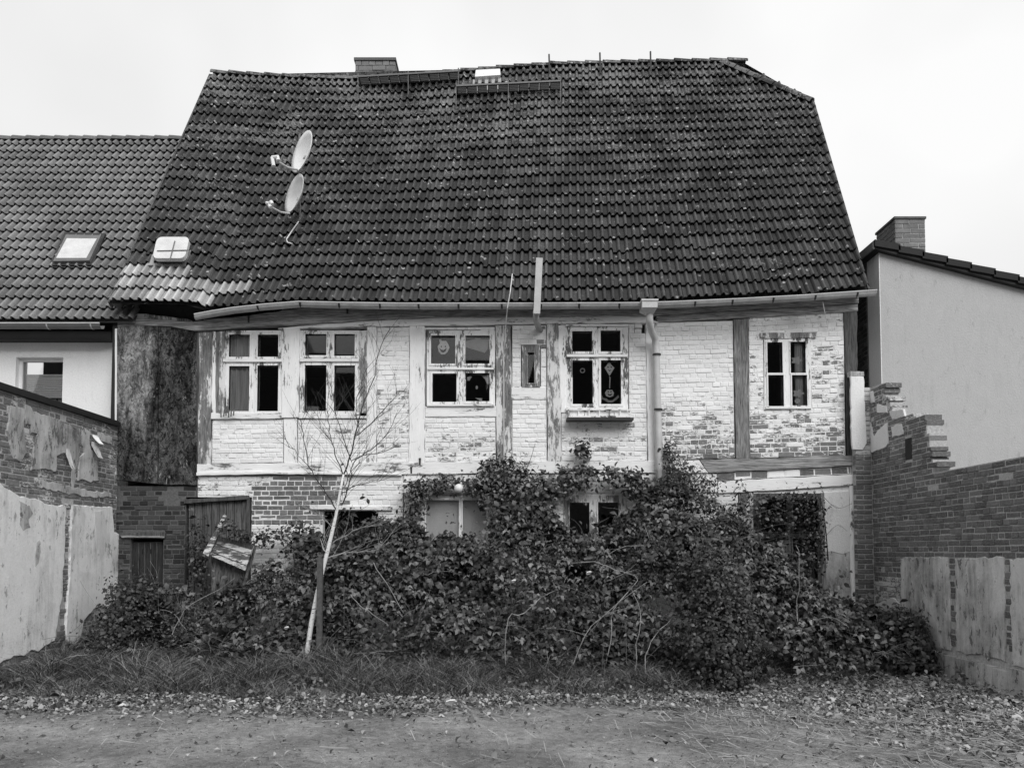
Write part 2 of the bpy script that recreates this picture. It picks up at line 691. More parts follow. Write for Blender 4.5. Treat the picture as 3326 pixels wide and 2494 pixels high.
def lay(bag, quad, mapf, parent, peelf, holes=(), course=.080, length=.267, bond='cross', wb=-.07, joint=.012, keep=None, missing=0., wj=.004, w1=0.):
    """quad: TL, TR, BR, BL in (u,v)"""
    TL, TR, BR, BL = quad
    Wd = (math.hypot(TR[0] - TL[0], TR[1] - TL[1]) + math.hypot(BR[0] - BL[0], BR[1] - BL[1])) / 2
    Hh = (math.hypot(TL[0] - BL[0], TL[1] - BL[1]) + math.hypot(TR[0] - BR[0], TR[1] - BR[1])) / 2
    nC = max(1, round(Hh / course))

    def P(s, t):
        return (lerp(lerp(BL[0], BR[0], s), lerp(TL[0], TR[0], s), t), lerp(lerp(BL[1], BR[1], s), lerp(TL[1], TR[1], s), t))
    for i in range(nC):
        t0, t1 = i / nC, (i + 1) / nC
        if bond == 'cross':
            Ln = length if i % 2 == 0 else length / 2
            off = (length / 4 if i % 2 == 0 else 0) + (length / 2 if i % 4 == 2 else 0)
        elif bond == 'head':
            Ln, off = length / 2, (length / 4 if i % 2 else 0)
        else:
            Ln, off = length, (length / 2 if i % 2 else 0)
        x = -off
        cuts = []
        while x < Wd:
            l = Ln * random.uniform(.93, 1.07)
            cuts.append((max(0, x), min(Wd, x + l)))
            x += l
        sgn = 1 if TR[0] > TL[0] else -1
        for a, b in cuts:
            if b - a < .03:
                continue
            ivs = [(a, b)]
            vm = P((a + b) / 2 / Wd, (t0 + t1) / 2)[1]
            for (hx0, hz0, hx1, hz1) in holes:
                if hz0 < vm < hz1:
                    nv = []
                    for (p, q) in ivs:
                        up, uq = P(p / Wd, (t0 + t1) / 2)[0], P(q / Wd, (t0 + t1) / 2)[0]
                        lo, hi = min(up, uq), max(up, uq)
                        if hi <= hx0 or lo >= hx1:
                            nv.append((p, q))
                            continue
                        if lo < hx0 - .03:
                            d = (hx0 - lo)
                            nv.append((p, p + d) if sgn > 0 else (q - d, q))
                        if hi > hx1 + .03:
                            d = (hi - hx1)
                            nv.append((q - d, q) if sgn > 0 else (p, p + d))
                    ivs = nv
            for (p, q) in ivs:
                if q - p < .03 or random.random() < missing:
                    continue
                g2 = joint / 2 * random.uniform(.5, 1.4)
                jt = joint / 2 / Hh * random.uniform(.35, 1.5)
                sa, sb = (p + g2) / Wd, (q - g2) / Wd
                c = [P(sa, t0 + jt), P(sb, t0 + jt), P(sb, t1 - jt), P(sa, t1 - jt)]
                mu = sum(k[0] for k in c) / 4
                mv = sum(k[1] for k in c) / 4
                if keep and not keep(mu, mv):
                    continue
                bag.add(c, mapf, w1 + random.uniform(-wj, wj), wb, random.random(), max(0, min(1, peelf(mu, mv) + random.gauss(0, .07))), parent)


def backing(name, quad, mapf, parent, holes=(), w0=-.14, w1=-.011, mat='mortar'):
    """the mortar bed behind bricks, left open at the holes"""
    TL, TR, BR, BL = quad
    us = sorted([min(TL[0], BL[0]), max(TR[0], BR[0])] + [h[0] for h in holes] + [h[2] for h in holes])
    vs_ = [min(BL[1], BR[1]), max(TL[1], TR[1])]
    vs_ = sorted(vs_ + [h[1] for h in holes] + [h[3] for h in holes])

    def clampu(u, v):
        tl = (v - BL[1]) / (TL[1] - BL[1])
        tr_ = (v - BR[1]) / (TR[1] - BR[1])
        a, b = lerp(BL[0], TL[0], tl), lerp(BR[0], TR[0], tr_)
        return max(min(u, max(a, b)), min(a, b))

    def clampv(u, v):
        s = (u - BL[0]) / (BR[0] - BL[0]) if BR[0] != BL[0] else 0
        s = max(0, min(1, s))
        return max(min(v, lerp(TL[1], TR[1], s)), lerp(BL[1], BR[1], s))
    bg_ = Bag()
    for ua, ub in zip(us, us[1:]):
        for va, vb in zip(vs_, vs_[1:]):
            if ub - ua < 1e-4 or vb - va < 1e-4:
                continue
            mu, mv = (ua + ub) / 2, (va + vb) / 2
            if any(h[0] < mu < h[2] and h[1] < mv < h[3] for h in holes):
                continue
            q = []
            for u, v in ((ua, va), (ub, va), (ub, vb), (ua, vb)):
                v = clampv(u, v)
                q.append((clampu(u, v), v))
            V = [mapf(u, v, w0) for u, v in q] + [mapf(u, v, w1) for u, v in q]
            bg_.add(V, BF)
    return bg_.build(name, mat, parent)


def fquad(pts):
    return [fxz(x, y) for x, y in pts]


def hole(x0, y0, x1, y1):
    a, b = fxz(x0, y0), fxz(x1, y1)
    return (a[0], b[1], b[0], a[1])

# ================================================================== ground
def nlump(x, y, k=1.0):
    return (np.sin(x * 1.3 * k + 1.1) * np.sin(y * 1.7 * k + .4) + .6 * np.sin(x * 2.9 * k + y * 1.3 * k + 2.) +
            .4 * np.sin(x * 5.3 * k - y * 4.1 * k + .7) + .3 * np.sin(x * 9.7 * k + 3) * np.sin(y * 8.3 * k + 1)) / 2.3


u = np.linspace(-1, 1, 161)
wx = np.sign(u) * (np.abs(u) * 16 + np.abs(u) ** 9 * 400)
gx, gy = np.meshgrid(wx, wx + 7)
near = np.clip(1 - np.hypot(gx, gy - 9) / 30, 0, 1)
gz = nlump(gx, gy) * .03 * near - .02
gz += .12 * np.clip((gy - 9.3) / 2, 0, 1) * near
n_ = len(wx)
idx = np.arange(n_ * n_).reshape(n_, n_)
T = np.stack([idx[:-1, :-1], idx[:-1, 1:], idx[1:, 1:], idx[1:, :-1]], -1).reshape(-1, 4)
npobj('ground', np.stack([gx, gy, gz], -1).reshape(-1, 3), T, 'dirt', smooth=True, kind='structure')


def gh(x, y):
    near = np.clip(1 - np.hypot(x, y - 9) / 30, 0, 1)
    return nlump(x, y) * .03 * near - .02 + .12 * np.clip((y - 9.3) / 2, 0, 1) * near


# ================================================================== the half-timbered house
house = thing('half_timbered_house', 'derelict half-timbered house with peeling white facade and long dark tiled roof', 'house', (-.4, FY + 3, 0))
wallb, shadedb = Bricks(), Bricks()


def px_of(u, v):
    return proj((u, FY, v))


def timber(name, pts, mat, proud=.012, depth=.16, jit=.007, parent=None, step=.12, peel=0.):
    return slab(name, fpoly(pts), fmap, -depth, proud, mat, parent or house, .006, step, jit, peel)


# --- infill panels of the upper floor
def panel(pts, peelf, holes=(), bag=wallb, keep=None, course=.080, bond='cross', mat='painted_mortar', wb=-.07, missing=0., wj=.006, rec=-.0065, gap=1.8):
    (ax, ay), (bx_, by_), (cx_, cy_), (dx_, dy_) = pts
    if gap:
        pts = [(ax + gap, ay + gap), (bx_ - gap, by_ + gap), (cx_ - gap, cy_ - gap), (dx_ + gap, dy_ - gap)]
    q = fquad(pts)
    hs = [hole(*h) for h in holes]
    b = backing('wall_panel', q, fmap, house, hs, mat=mat, w1=rec)
    kf = None
    if keep:
        kf = lambda u, v: keep(*px_of(u, v))
    lay(bag, q, fmap, b, lambda u, v: peelf(*px_of(u, v)), hs, course, .267, bond, wb, keep=kf, missing=missing, wj=wj)
    return b


panel([(688, 1362), (921, 1360), (921, 1503), (686, 1507)], lambda x, y: .2)
panel([(966, 1360), (1192, 1360), (1192, 1506), (966, 1503)], lambda x, y: .2)
panel([(1223, 1062), (1331, 1060), (1331, 1503), (1222, 1505)], lambda x, y: .45 if 1262 < y < 1292 else (.1 if y < 1260 else .3))
panel([(1379, 1062), (1609, 1060), (1612, 1500), (1378, 1502)], lambda x, y: .12 if y < 1355 else .26 + .2 * max(0, (y - 1400) / 100), [(1382, 1070, 1611, 1320)])
panel([(1662, 1055), (1776, 1055), (1778, 1500), (1662, 1500)], lambda x, y: .95 if (x > 1738 and y < 1132) else .2, [(1692, 1119, 1757, 1259)],
      keep=lambda x, y: not (x > 1752 and 1072 < y < 1100))
panel([(1821, 1052), (2099, 1050), (2104, 1498), (1822, 1498)], lambda x, y: .12 if y < 1375 else .3, [(1833, 1053, 2044, 1337), (2060, 1046, 2097, 1084)])
panel([(2130, 1046), (2382, 1040), (2388, 1488), (2136, 1494)],
      lambda x, y: -.05 if y < 1290 else min(.66, .28 + (y - 1290) / 200 * .32))
panel([(2430, 1030), (2742, 1012), (2748, 1480), (2434, 1488)],
      lambda x, y: .24 if y < 1130 else (.36 if y < 1345 else min(.56, .42 + (y - 1345) / 100 * .14)), [(2479, 1098, 2637, 1332)])
# two bricks left standing in the hole beside the downpipe, dark sheet behind painting its shade
hb = Bag()
a, b = fxz(2060, 1046), fxz(2097, 1084)
hb.add(*box(a[0], b[0], FY + .10, FY + .14, b[1], a[1]))
hb.build('recess_shade_sheet', 'room', house)
for q in ((2062, 1049, 2086, 1064), (2062, 1068, 2084, 1082)):
    slab('brick', fpoly([(q[0], q[1]), (q[2], q[1]), (q[2], q[3]), (q[0], q[3])]), fmap, -.09, -.01, 'painted_brick', house, .006, .05, .003, peel=.1)

# --- ground floor
panel([(372, 1577), (640, 1577), (640, 2135), (372, 2135)], lambda x, y: 1., [(424, 1748, 523, 2134), (603, 1614, 660, 2134)], shadedb,
      keep=lambda x, y: y < 2000 and not (y < 1640 and (375 < x < 408 or 527 < x < 590)) and not (1722 < y < 1745 and 410 < x < 535), mat='dark_mortar', missing=.02)


def lpeel(x, y):
    if x < 815:
        return .42 if y < 1560 else .36
    if x < 1125 and y < 1706:
        return .95 - .5 * max(0, min(1, (880 - x) / 70)) * (y < 1600) - .45 * max(0, min(1, (x - 1070) / 60)) - (.3 if y < 1562 and not 940 < x < 1060 else 0)
    if x < 1125:
        return .2
    return .13


panel([(640, 1545), (1310, 1543), (1310, 2135), (640, 2135)], lpeel, [(603, 1614, 810, 2134), (1049, 1658, 1226, 1960)], keep=lambda x, y: y < 1930)
panel([(1310, 1566), (2399, 1562), (2399, 2135), (1310, 2135)], lambda x, y: .22, [(1350, 1610, 1590, 1905), (1831, 1610, 2034, 1905)], keep=lambda x, y: y < 1760)
panel([(2399, 1562), (2770, 1540), (2772, 2135), (2399, 2135)], lambda x, y: .3, [(2447, 1602, 2672, 1915)], keep=lambda x, y: x < 2450)
# rowlock courses under the sill beam
panel([(1308, 1540), (2330, 1536), (2330, 1562), (1308, 1566)], lambda x, y: .15, course=.12, bond='run')
panel([(2330, 1533), (2766, 1513), (2768, 1540), (2330, 1562)], lambda x, y: .9 if not 2505 < x < 2580 else .35, course=.12, bond='run')

# --- timbers
timber('corner_post', [(645, 1078), (690, 1076), (687, 1510), (642, 1510)], 'worn_post', .02)
timber('corner_board', [(636, 1080), (648, 1080), (645, 1512), (634, 1512)], 'dark_post', .028)
timber('trim_board', [(692, 1078), (703, 1078), (701, 1362), (689, 1362)], 'white_post', .03)
timber('trim_board', [(703, 1078), (714, 1078), (713, 1358), (701, 1358)], 'grey_post', .02)
timber('trim_board', [(714, 1078), (733, 1078), (733, 1352), (713, 1356)], 'worn_post', .034)
timber('post_board', [(917, 1068), (975, 1068), (971, 1356), (917, 1358)], 'white_post', .04)
timber('post', [(921, 1360), (965, 1358), (964, 1503), (923, 1503)], 'white_post', .012)
timber('trim_board', [(1168, 1076), (1192, 1074), (1192, 1352), (1168, 1352)], 'worn_post', .03)
timber('post', [(1192, 1062), (1223, 1062), (1222, 1506), (1191, 1506)], 'white_post', .014)
timber('post', [(1331, 1060), (1380, 1060), (1379, 1503), (1329, 1504)], 'white_post', .022)
timber('post', [(1609, 1058), (1638, 1058), (1640, 1501), (1613, 1501)], 'worn_post', .02)
timber('post', [(1638, 1058), (1661, 1058), (1663, 1501), (1640, 1501)], 'worn_post', .014)
timber('post', [(1775, 1052), (1812, 1050), (1822, 1280), (1822, 1499), (1779, 1499)], 'worn_post', .03)
timber('trim_board', [(1813, 1058), (1838, 1058), (1836, 1340), (1822, 1340)], 'white_post', .02)
timber('post', [(2097, 1046), (2132, 1046), (2134, 1290), (2138, 1500), (2106, 1500), (2100, 1250)], 'white_post', .012)
timber('post', [(2381, 1038), (2428, 1036), (2431, 1250), (2436, 1490), (2390, 1490), (2386, 1260)], 'grey_post', .02)
timber('corner_post', [(2740, 1010), (2782, 1008), (2784, 1250), (2782, 1482), (2752, 1482), (2746, 1250)], 'dark_post', .02)
# horizontal members
timber('sill_beam', [(642, 1508), (900, 1504), (1400, 1502), (1803, 1498), (1803, 1537), (1310, 1541), (900, 1536), (642, 1545)], 'white_beam', .03)
timber('sill_beam', [(1803, 1498), (2104, 1497), (2270, 1494), (2300, 1536), (1803, 1537)], 'white_beam', .024)
timber('sill_beam', [(2271, 1493), (2500, 1489), (2768, 1479), (2770, 1512), (2560, 1524), (2301, 1536)], 'grey_beam', .03)
timber('sill_board', [(688, 1342), (917, 1342), (917, 1360), (688, 1362)], 'white_beam', .035)
timber('sill_board', [(972, 1342), (1192, 1342), (1192, 1360), (972, 1360)], 'white_beam', .03)
timber('plinth_strip', [(642, 1535), (900, 1532), (1305, 1538), (1305, 1545), (900, 1540), (642, 1546)], 'white_beam', .06)
timber('window_rail', [(1381, 1321), (1612, 1319), (1613, 1353), (1381, 1354)], 'white_beam', .016)
timber('window_rail', [(1660, 1258), (1773, 1258), (1773, 1297), (1661, 1297)], 'white_beam', .012)
timber('wall_plate', [(905, 1067), (1030, 1055), (1190, 1044), (1400, 1034), (1800, 1031), (2100, 1029), (2140, 1050), (1800, 1053), (1500, 1058), (1190, 1062), (905, 1070)], 'white_beam', .03)
timber('wall_plate', [(2132, 1029), (2400, 1012), (2500, 1006), (2742, 990), (2784, 988), (2784, 1012), (2500, 1030), (2132, 1048)], 'grey_beam', .03)
timber('fascia_board', [(636, 1047), (800, 1030), (975, 1006), (1400, 994), (2100, 990), (2100, 1029), (1400, 1034), (1190, 1044), (1030, 1055), (800, 1067), (636, 1078)], 'grey_beam', .07, .06)
timber('fascia_board', [(2100, 990), (2400, 975), (2784, 950), (2784, 988), (2500, 1004), (2400, 1011), (2100, 1029)], 'grey_beam', .06, .06)
timber('lintel_beam', [(1306, 1567), (1700, 1566), (2000, 1566), (2330, 1563), (2330, 1600), (1306, 1602)], 'white_beam', .02)
timber('lintel_beam', [(2331, 1563), (2560, 1552), (2768, 1541), (2772, 1576), (2560, 1590), (2331, 1602)], 'white_beam', .035)
timber('post', [(2399, 1601), (2447, 1600), (2447, 2120), (2400, 2120)], 'worn_post', .01)
timber('corner_post', [(2757, 1578), (2774, 1577), (2788, 2130), (2765, 2130)], 'white_post', .03)
timber('plaster_panel', [(2674, 1600), (2756, 1594), (2762, 1790), (2735, 1800), (2700, 1790), (2676, 1795)], 'lime_patch', .012, .1)
timber('render_panel', [(2672, 1790), (2764, 1785), (2768, 2130), (2676, 2130)], 'thin_plaster', .006, .1)
timber('side_board', [(2664, 1600), (2676, 1600), (2684, 1920), (2670, 1920)], 'grey_post', .02)
timber('lintel_slab', [(1008, 1640), (1275, 1646), (1275, 1657), (1008, 1654)], 'white_beam', .05)
timber('lintel', [(2467, 1083), (2650, 1081), (2648, 1100), (2488, 1101), (2467, 1099)], 'worn_post', .03)
timber('ledge', [(1310, 1602), (1600, 1602), (1600, 1607), (1310, 1608)], 'grey_beam', .07)

# iron straps and small fittings on the timbers
for x, y in ((1364, 1498), (1336, 1526), (812, 1040), (1131, 1012)):
    timber('iron_strap', [(x - 3, y - 10), (x + 4, y - 10), (x + 3, y + 12), (x - 2, y + 12)], 'iron', .085 if y < 1100 else .04, .02, .002)

# --- walls, floors behind the facade
core = Bag()
HX0, HX1, HY1 = fxz(372, 1500)[0], fxz(2784, 1500)[0], FY + 6.9
core.box(HX0, HX0 + .15, FY + .15, HY1, 0, 5.5)
core.box(HX1 - .15, HX1, FY + .02, HY1, 0, 5.5)
core.box(HX0, HX1, HY1, HY1 + .2, 0, 5.5)
core.build('wall', 'grey_render', house)
core = Bag()
core.box(HX0 + .16, HX1 - .16, FY + .15, HY1 - .01, 2.9, 3.06)
core.box(HX0 + .16, HX1 - .16, FY + .15, HY1 - .01, .02, .14)
core.box(HX0 + .16, HX1 - .16, FY + .12, HY1 - .01, 5.36, 5.49)
core.box(HX0 + .16, HX1 - .16, FY + 3.2, FY + 3.3, .15, 5.35)
core.build('floor', 'room', house)

# --- windows
GL = .0035


def window(rect, panes, mat='frame_paint', sw=.035, ledge=None, proud=.012, name='window', glass=True, tilt=0.):
    x0, y0, x1, y1 = rect
    q = fquad([(x0, y0), (x1, y0), (x1, y1), (x0, y1)])
    hs = [hole(*p) for p in panes]
    wn = backing(name, q, fmap, house, hs, -.10, proud, mat)
    for h in hs:
        s = Bag()
        a, c = h[0] - sw, h[2] + sw
        b, d = h[1] - sw, h[3] + sw
        j = lambda: random.uniform(-.002, .002)
        y_0, y_1 = FY - proud - .016, FY + .04
        s.box(a + j(), h[0], y_0, y_1, b, d)
        s.box(h[2], c + j(), y_0 + .0007, y_1, b, d)
        s.box(h[0], h[2], y_0 + .0015, y_1, b + j(), h[1])
        s.box(h[0], h[2], y_0 + .0011, y_1, h[3], d + j())
        s.build('sash', mat, wn)
        if glass:
            t0, t1 = random.uniform(-.004, .004), random.uniform(-.006, .006)
            V = [(h[0], FY + .035 + t0, h[1]), (h[2], FY + .035 - t0, h[1]), (h[2], FY + .035 - t0 + t1, h[3]), (h[0], FY + .035 + t0 + t1, h[3])]
            V += [(x, y + GL, z) for x, y, z in V]
            obj('pane', V, BF, 'window_glass', wn)
    if ledge:
        for (ax, ay, bx, by, pr) in ledge:
            a, b = fxz(ax, ay), fxz(bx, by)
            bb = Bag()
            bb.box(a[0], b[0], FY - pr, FY + .02, b[1], a[1])
            bb.build('ledge', 'white_beam', wn)
    return wn


window((733, 1074, 917, 1342), [(746, 1088, 812, 1160), (839, 1088, 905, 1160), (746, 1190, 810, 1336), (838, 1188, 904, 1336)],
       ledge=[(728, 1168, 917, 1177, .05)])
window((975, 1074, 1168, 1342), [(993, 1086, 1061, 1155), (1087, 1086, 1153, 1157), (992, 1187, 1060, 1336), (1087, 1188, 1153, 1336)],
       ledge=[(976, 1167, 1167, 1176, .05)])
window((1386, 1074, 1608, 1320), [(1401, 1091, 1479, 1182), (1512, 1091, 1590, 1182), (1405, 1214, 1483, 1306), (1513, 1213, 1590, 1304)],
       ledge=[(1390, 1196, 1604, 1202, .04), (1388, 1314, 1606, 1320, .05)])
window((1836, 1056, 2040, 1338), [(1858, 1077, 1923, 1143), (1950, 1075, 2015, 1143), (1859, 1172, 1925, 1313), (1951, 1171, 2017, 1313)],
       ledge=[(1840, 1153, 2036, 1161, .05), (1838, 1326, 2038, 1334, .06), (1836, 1056, 2040, 1061, .05)])
window((2482, 1100, 2634, 1330), [(2490, 1113, 2541, 1212), (2565, 1111, 2616, 1212), (2493, 1219, 2545, 1320), (2570, 1219, 2621, 1318)], sw=.018,
       ledge=[(2486, 1321, 2634, 1328, .03)])
window((1695, 1122, 1754, 1260), [(1714, 1146, 1735, 1245)], 'worn_post', .02)
# lower windows
lw = window((1350, 1608, 1590, 1904), [(1385, 1624, 1490, 1890), (1504, 1624, 1580, 1890)], sw=.02, glass=False)
h_ = hole(1385, 1624, 1580, 1890)
mb = Bag()
nx, nz = 56, 26
for i in range(nx + 1):
    x = lerp(h_[0], h_[2], i / nx)
    mb.box(x - .0016, x + .0016, FY + .02, FY + .023, h_[1], h_[3])
for i in range(2 * nz + 1):
    z = lerp(h_[1], h_[3], i / nz / 2)
    mb.box(h_[0], h_[2], FY + .024, FY + .027, z - .0016, z + .0016)
mb.build('wire_mesh', 'zinc_light', lw)
sh = Bag()
sh.box(h_[0] - .02, h_[2] + .02, FY + .07, FY + .08, h_[1], h_[3])
sh.build('screen_board', 'grey_render', lw)
window((1831, 1608, 2034, 1904), [(1850, 1632, 1915, 1890), (1942, 1632, 2010, 1890)], 'worn_post', .02)
window((2447, 1602, 2672, 1914), [(2470, 1622, 2553, 1726), (2573, 1622, 2655, 1726), (2470, 1748, 2553, 1900), (2573, 1748, 2655, 1900)], 'dark_post', .02)
# black opening left of centre: dark board set inside to paint its shade
rv = Bag()
h_ = hole(1049, 1658, 1226, 1960)
rv.box(h_[0] + .01, h_[2] - .01, FY + .35, FY + .38, h_[1], h_[3])
rv.build('opening_shade_board', 'door_wood', house)

# curtains behind the first and last window


def curtain(x0, x1, y0, y1, name='curtain', seed=0, mat='lace'):
    a, b = fxz(x0, y0), fxz(x1, y1)
    V, Fc = [], []
    n = 36
    for k in range(2):
        for i in range(n + 1):
            t = i / n
            dy = .012 * math.sin(t * 26 + seed + .5 * k) + .006 * math.sin(t * 61)
            V.append((lerp(a[0], b[0], t), FY + .062 + dy, lerp(a[1] - (0 if k else .0), b[1], k)))
    for i in range(n):
        Fc.append((i, i + 1, n + 2 + i, n + 1 + i))
    V += [(x, y + .002, z) for x, y, z in V]
    m_ = 2 * (n + 1)
    Fc += [tuple(q + m_ for q in f[::-1]) for f in Fc]
    return obj(name, V, Fc, mat, None, True)


tag(curtain(735, 806, 1086, 1342), 'pale lace curtain hanging inside the leftmost window', 'curtain')
tag(curtain(2585, 2614, 1104, 1326, seed=2), 'narrow white lace curtain strip inside the small right window', 'curtain')


# paper decorations stuck inside the panes
def disc(cx, cy, rx, ry, n=20, f=lambda t: 1., rot=0.):
    return [(cx + rx * f(t) * math.cos(t + rot), cy + ry * f(t) * math.sin(t + rot)) for t in [2 * math.pi * i / n for i in range(n)]]


def cut(name, pts, mat, w=-.052, parent=None, thick=.0022):
    return slab(name, fpoly(pts), fmap, w - thick, w, mat, parent, .0004, None, 0)


face = cut('paper_cutout', [(1420, 1122), (1428, 1112), (1425, 1100), (1431, 1098), (1434, 1104), (1448, 1104), (1455, 1115), (1459, 1126), (1453, 1140), (1444, 1148), (1432, 1148), (1424, 1140)], 'white_plastic')
tag(face, 'cut-paper smiling face taped inside the upper left pane of the middle window', 'decoration')
for cx in (1432, 1445):
    cut('eye', disc(cx, 1120, 4.6, 6.4), 'white_plastic', -.0505, face, .001)
    cut('pupil', disc(cx + .6, 1123, 2, 2.6), 'ink', -.0495, face, .001)
cut('mouth', [(1425, 1127), (1432, 1133), (1440, 1134), (1450, 1127), (1446, 1139), (1438, 1143), (1431, 1139)], 'ink', -.0505, face, .001)
s_ = cut('paper_sun', disc(1551, 1106, 13.5, 13.5, 48, lambda t: 1 if math.cos(t * 12) > -.2 else .76), 'paper_grey')
tag(s_, 'faded cut-paper sun taped inside the upper right pane of the middle window', 'decoration')
tag(cut('paper_sheet', [(1512, 1105), (1512, 1124), (1574, 1143), (1584, 1130), (1588, 1100), (1540, 1098)], 'paper_grey', -.06), 'torn grey paper sheet behind the paper sun', 'paper')
for pts, lab in (([(1517, 1222), (1530, 1218), (1532, 1222), (1524, 1234), (1517, 1233)], 'small torn white paper scrap in the upper left of the scrap-strewn pane'),
                 ([(1563, 1218), (1586, 1218), (1586, 1245), (1582, 1244), (1574, 1228)], 'triangular white paper scrap in the upper right pane corner'),
                 (disc(1548, 1256, 3.6, 6), 'tiny oval white paper scrap in the middle of the lower right pane'),
                 ([(1543, 1290), (1566, 1291), (1565, 1300), (1560, 1300)], 'long thin paper scrap near the bottom of the lower right pane')):
    tag(cut('paper_scrap', pts, 'white_plastic'), lab, 'paper')
r_ = disc(1893, 1201, 8.5, 8.5, 24) + [(1901.5, 1201.2)] + [p for p in disc(1893, 1201, 5.2, 5.2, 24)[:1]] + disc(1893, 1201, 5.2, 5.2, 24)[::-1]
tag(cut('paper_ring', r_, 'paper_grey'), 'small grey paper ring stuck in the lower left pane of the boxed window', 'decoration')
kite = cut('paper_kite', [(1975, 1177), (1980, 1174), (1985, 1177), (1986, 1181), (1997, 1192), (1983, 1216), (1980, 1217), (1965, 1192), (1974, 1181)], 'paper')
tag(kite, 'paper kite with a drawn face and string inside the boxed window', 'decoration')
for cx in (1976, 1987):
    cut('eye', disc(cx, 1190, 2.6, 2), 'ink', -.0505, kite, .001)
cut('mouth', [(1975, 1197), (1981, 1200), (1988, 1197), (1981, 1204)], 'ink', -.0505, kite, .001)
cut('string', [(1980, 1217), (1984, 1224), (1983, 1258), (1980, 1258), (1981, 1226)], 'paper', -.0525, kite)
pk = cut('paper_pumpkin', [(1972, 1264), (1990, 1264), (1996, 1274), (1993, 1284), (1982, 1288), (1970, 1284), (1966, 1274)], 'paper')
tag(pk, 'paper lantern face below the kite inside the boxed window', 'decoration')
cut('mouth', [(1974, 1275), (1982, 1279), (1990, 1275), (1986, 1282), (1978, 1282)], 'ink', -.0505, pk, .001)
for cx in (1977, 1986):
    cut('eye', disc(cx, 1270, 2.4, 2), 'ink', -.0505, pk, .001)
tag(cut('paper_garland', [(1955, 1278), (1960, 1290), (1972, 1292), (1978, 1298), (1990, 1298), (2000, 1290), (2010, 1280), (2012, 1288), (2004, 1296), (1990, 1305), (1976, 1305), (1964, 1297), (1954, 1294)], 'paper_grey'),
    'curved paper garland under the paper lantern face', 'decoration')
for (cx, cy), lab in (((2592, 1168), 'lace paper flower stuck high in the small right window'), ((2597, 1275), 'paper flower in a pot low in the small right window')):
    fl = cut('paper_flower', disc(cx, cy, 20, 14, 40, lambda t: .8 + .2 * math.cos(5 * t)), 'paper', -.054)
    tag(fl, lab, 'decoration')
    if cy > 1200:
        cut('pot', disc(2594, 1300, 9, 8, 14), 'paper', -.054, fl)
bx = Bag()
a, b = fxz(991, 1316), fxz(1030, 1334)
bx.box(a[0], b[0], FY + .09, FY + .2, b[1], a[1])
bx.box(a[0] - .006, b[0] + .006, FY + .085, FY + .205, a[1] - .02, a[1] - .004)
tag(bx.build('flower_trough', 'paper_grey'), 'small pale trough on the inner sill of the second window', 'trough')

# window box ledge under window four
wb = thing('window_box', 'shallow white window box on dark brackets under the fourth window', 'window box', (atY(1944, 1371, FY).x, FY - .1, atY(1944, 1371, FY).z))
a, b = fxz(1843, 1337), fxz(2043, 1366)
bb = Bag()
for i in range(7):
    x = lerp(a[0], b[0], i / 6)
    bb.box(x - .012, x + .012, FY - .19, FY - .17, b[1], a[1])
bb.box(a[0], b[0], FY - .20, FY - .17, a[1] - .012, a[1] + .004)
bb.box(a[0], b[0], FY - .205, FY - .165, b[1] + .02, b[1] + .045)
for x in (a[0], b[0]):
    bb.box(x - .013, x + .013, FY - .17, FY - .03, a[1] - .02, a[1])
bb.build('rail', 'frame_paint', wb)
tr_ = Bag()
for i in range(4):
    x0, x1 = lerp(a[0] + .03, b[0] - .02, i / 4), lerp(a[0] + .02, b[0] - .03, (i + 1) / 4)
    tr_.box(x0, x1, FY - .16, FY - .04, b[1] + .012, a[1] - .03 - .01 * (i % 2))
tr_.build('trough', 'painted_brick', wb)
fb = Bag()
fb.box(a[0] - .03, b[0] + .04, FY - .24, FY - .032, b[1] - .03, b[1] + .008)
fb.build('bracket_shelf', 'iron', wb)
# dead flower pot ends at the first window sill
dp = Bag()
for k in range(6):
    p = atY(718 + 8 * k, 1350 - 3 * (k % 3), FY - .1)
    dp.add(*tube([p + Vector((0, 0, -.03)), p + Vector((random.uniform(-.03, .05), -.03, .07 + .03 * random.random()))], .012, 5))
tag(dp.build('dry_twig_bundle', 'grey_post'), 'little bundle of broken sticks on the sill corner of the leftmost window', 'sticks')

# --- boarded bay at the left
timber('cladding_sheet', [(384, 1066), (440, 1060), (517, 1062), (516, 1572), (383, 1560)], 'mossy_board', .05, .1, .006, peel=1.)
timber('cladding_sheet', [(518, 1062), (600, 1062), (640, 1082), (641, 1576), (517, 1574)], 'mossy_board', .035, .1, .006)
timber('cracked_beam', [(388, 1036), (470, 1040), (560, 1042), (636, 1050), (636, 1078), (560, 1064), (470, 1060), (388, 1064)], 'grey_beam', .06, .1, .012)
timber('rotten_board', [(395, 1024), (480, 1020), (560, 1030), (612, 1036), (640, 1052), (600, 1050), (500, 1042), (400, 1040)], 'worn_post', .03, .1, .014)
timber('edge_strip', [(379, 1070), (386, 1070), (384, 1400), (382, 1520), (378, 1520)], 'white_plastic', .06, .05, .002)
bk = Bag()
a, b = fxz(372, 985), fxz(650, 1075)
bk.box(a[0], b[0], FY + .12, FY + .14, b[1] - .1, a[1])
bk.build('eaves_shade_sheet', 'room', house)  # upright dark sheet painting the shade in the gap under the eaves
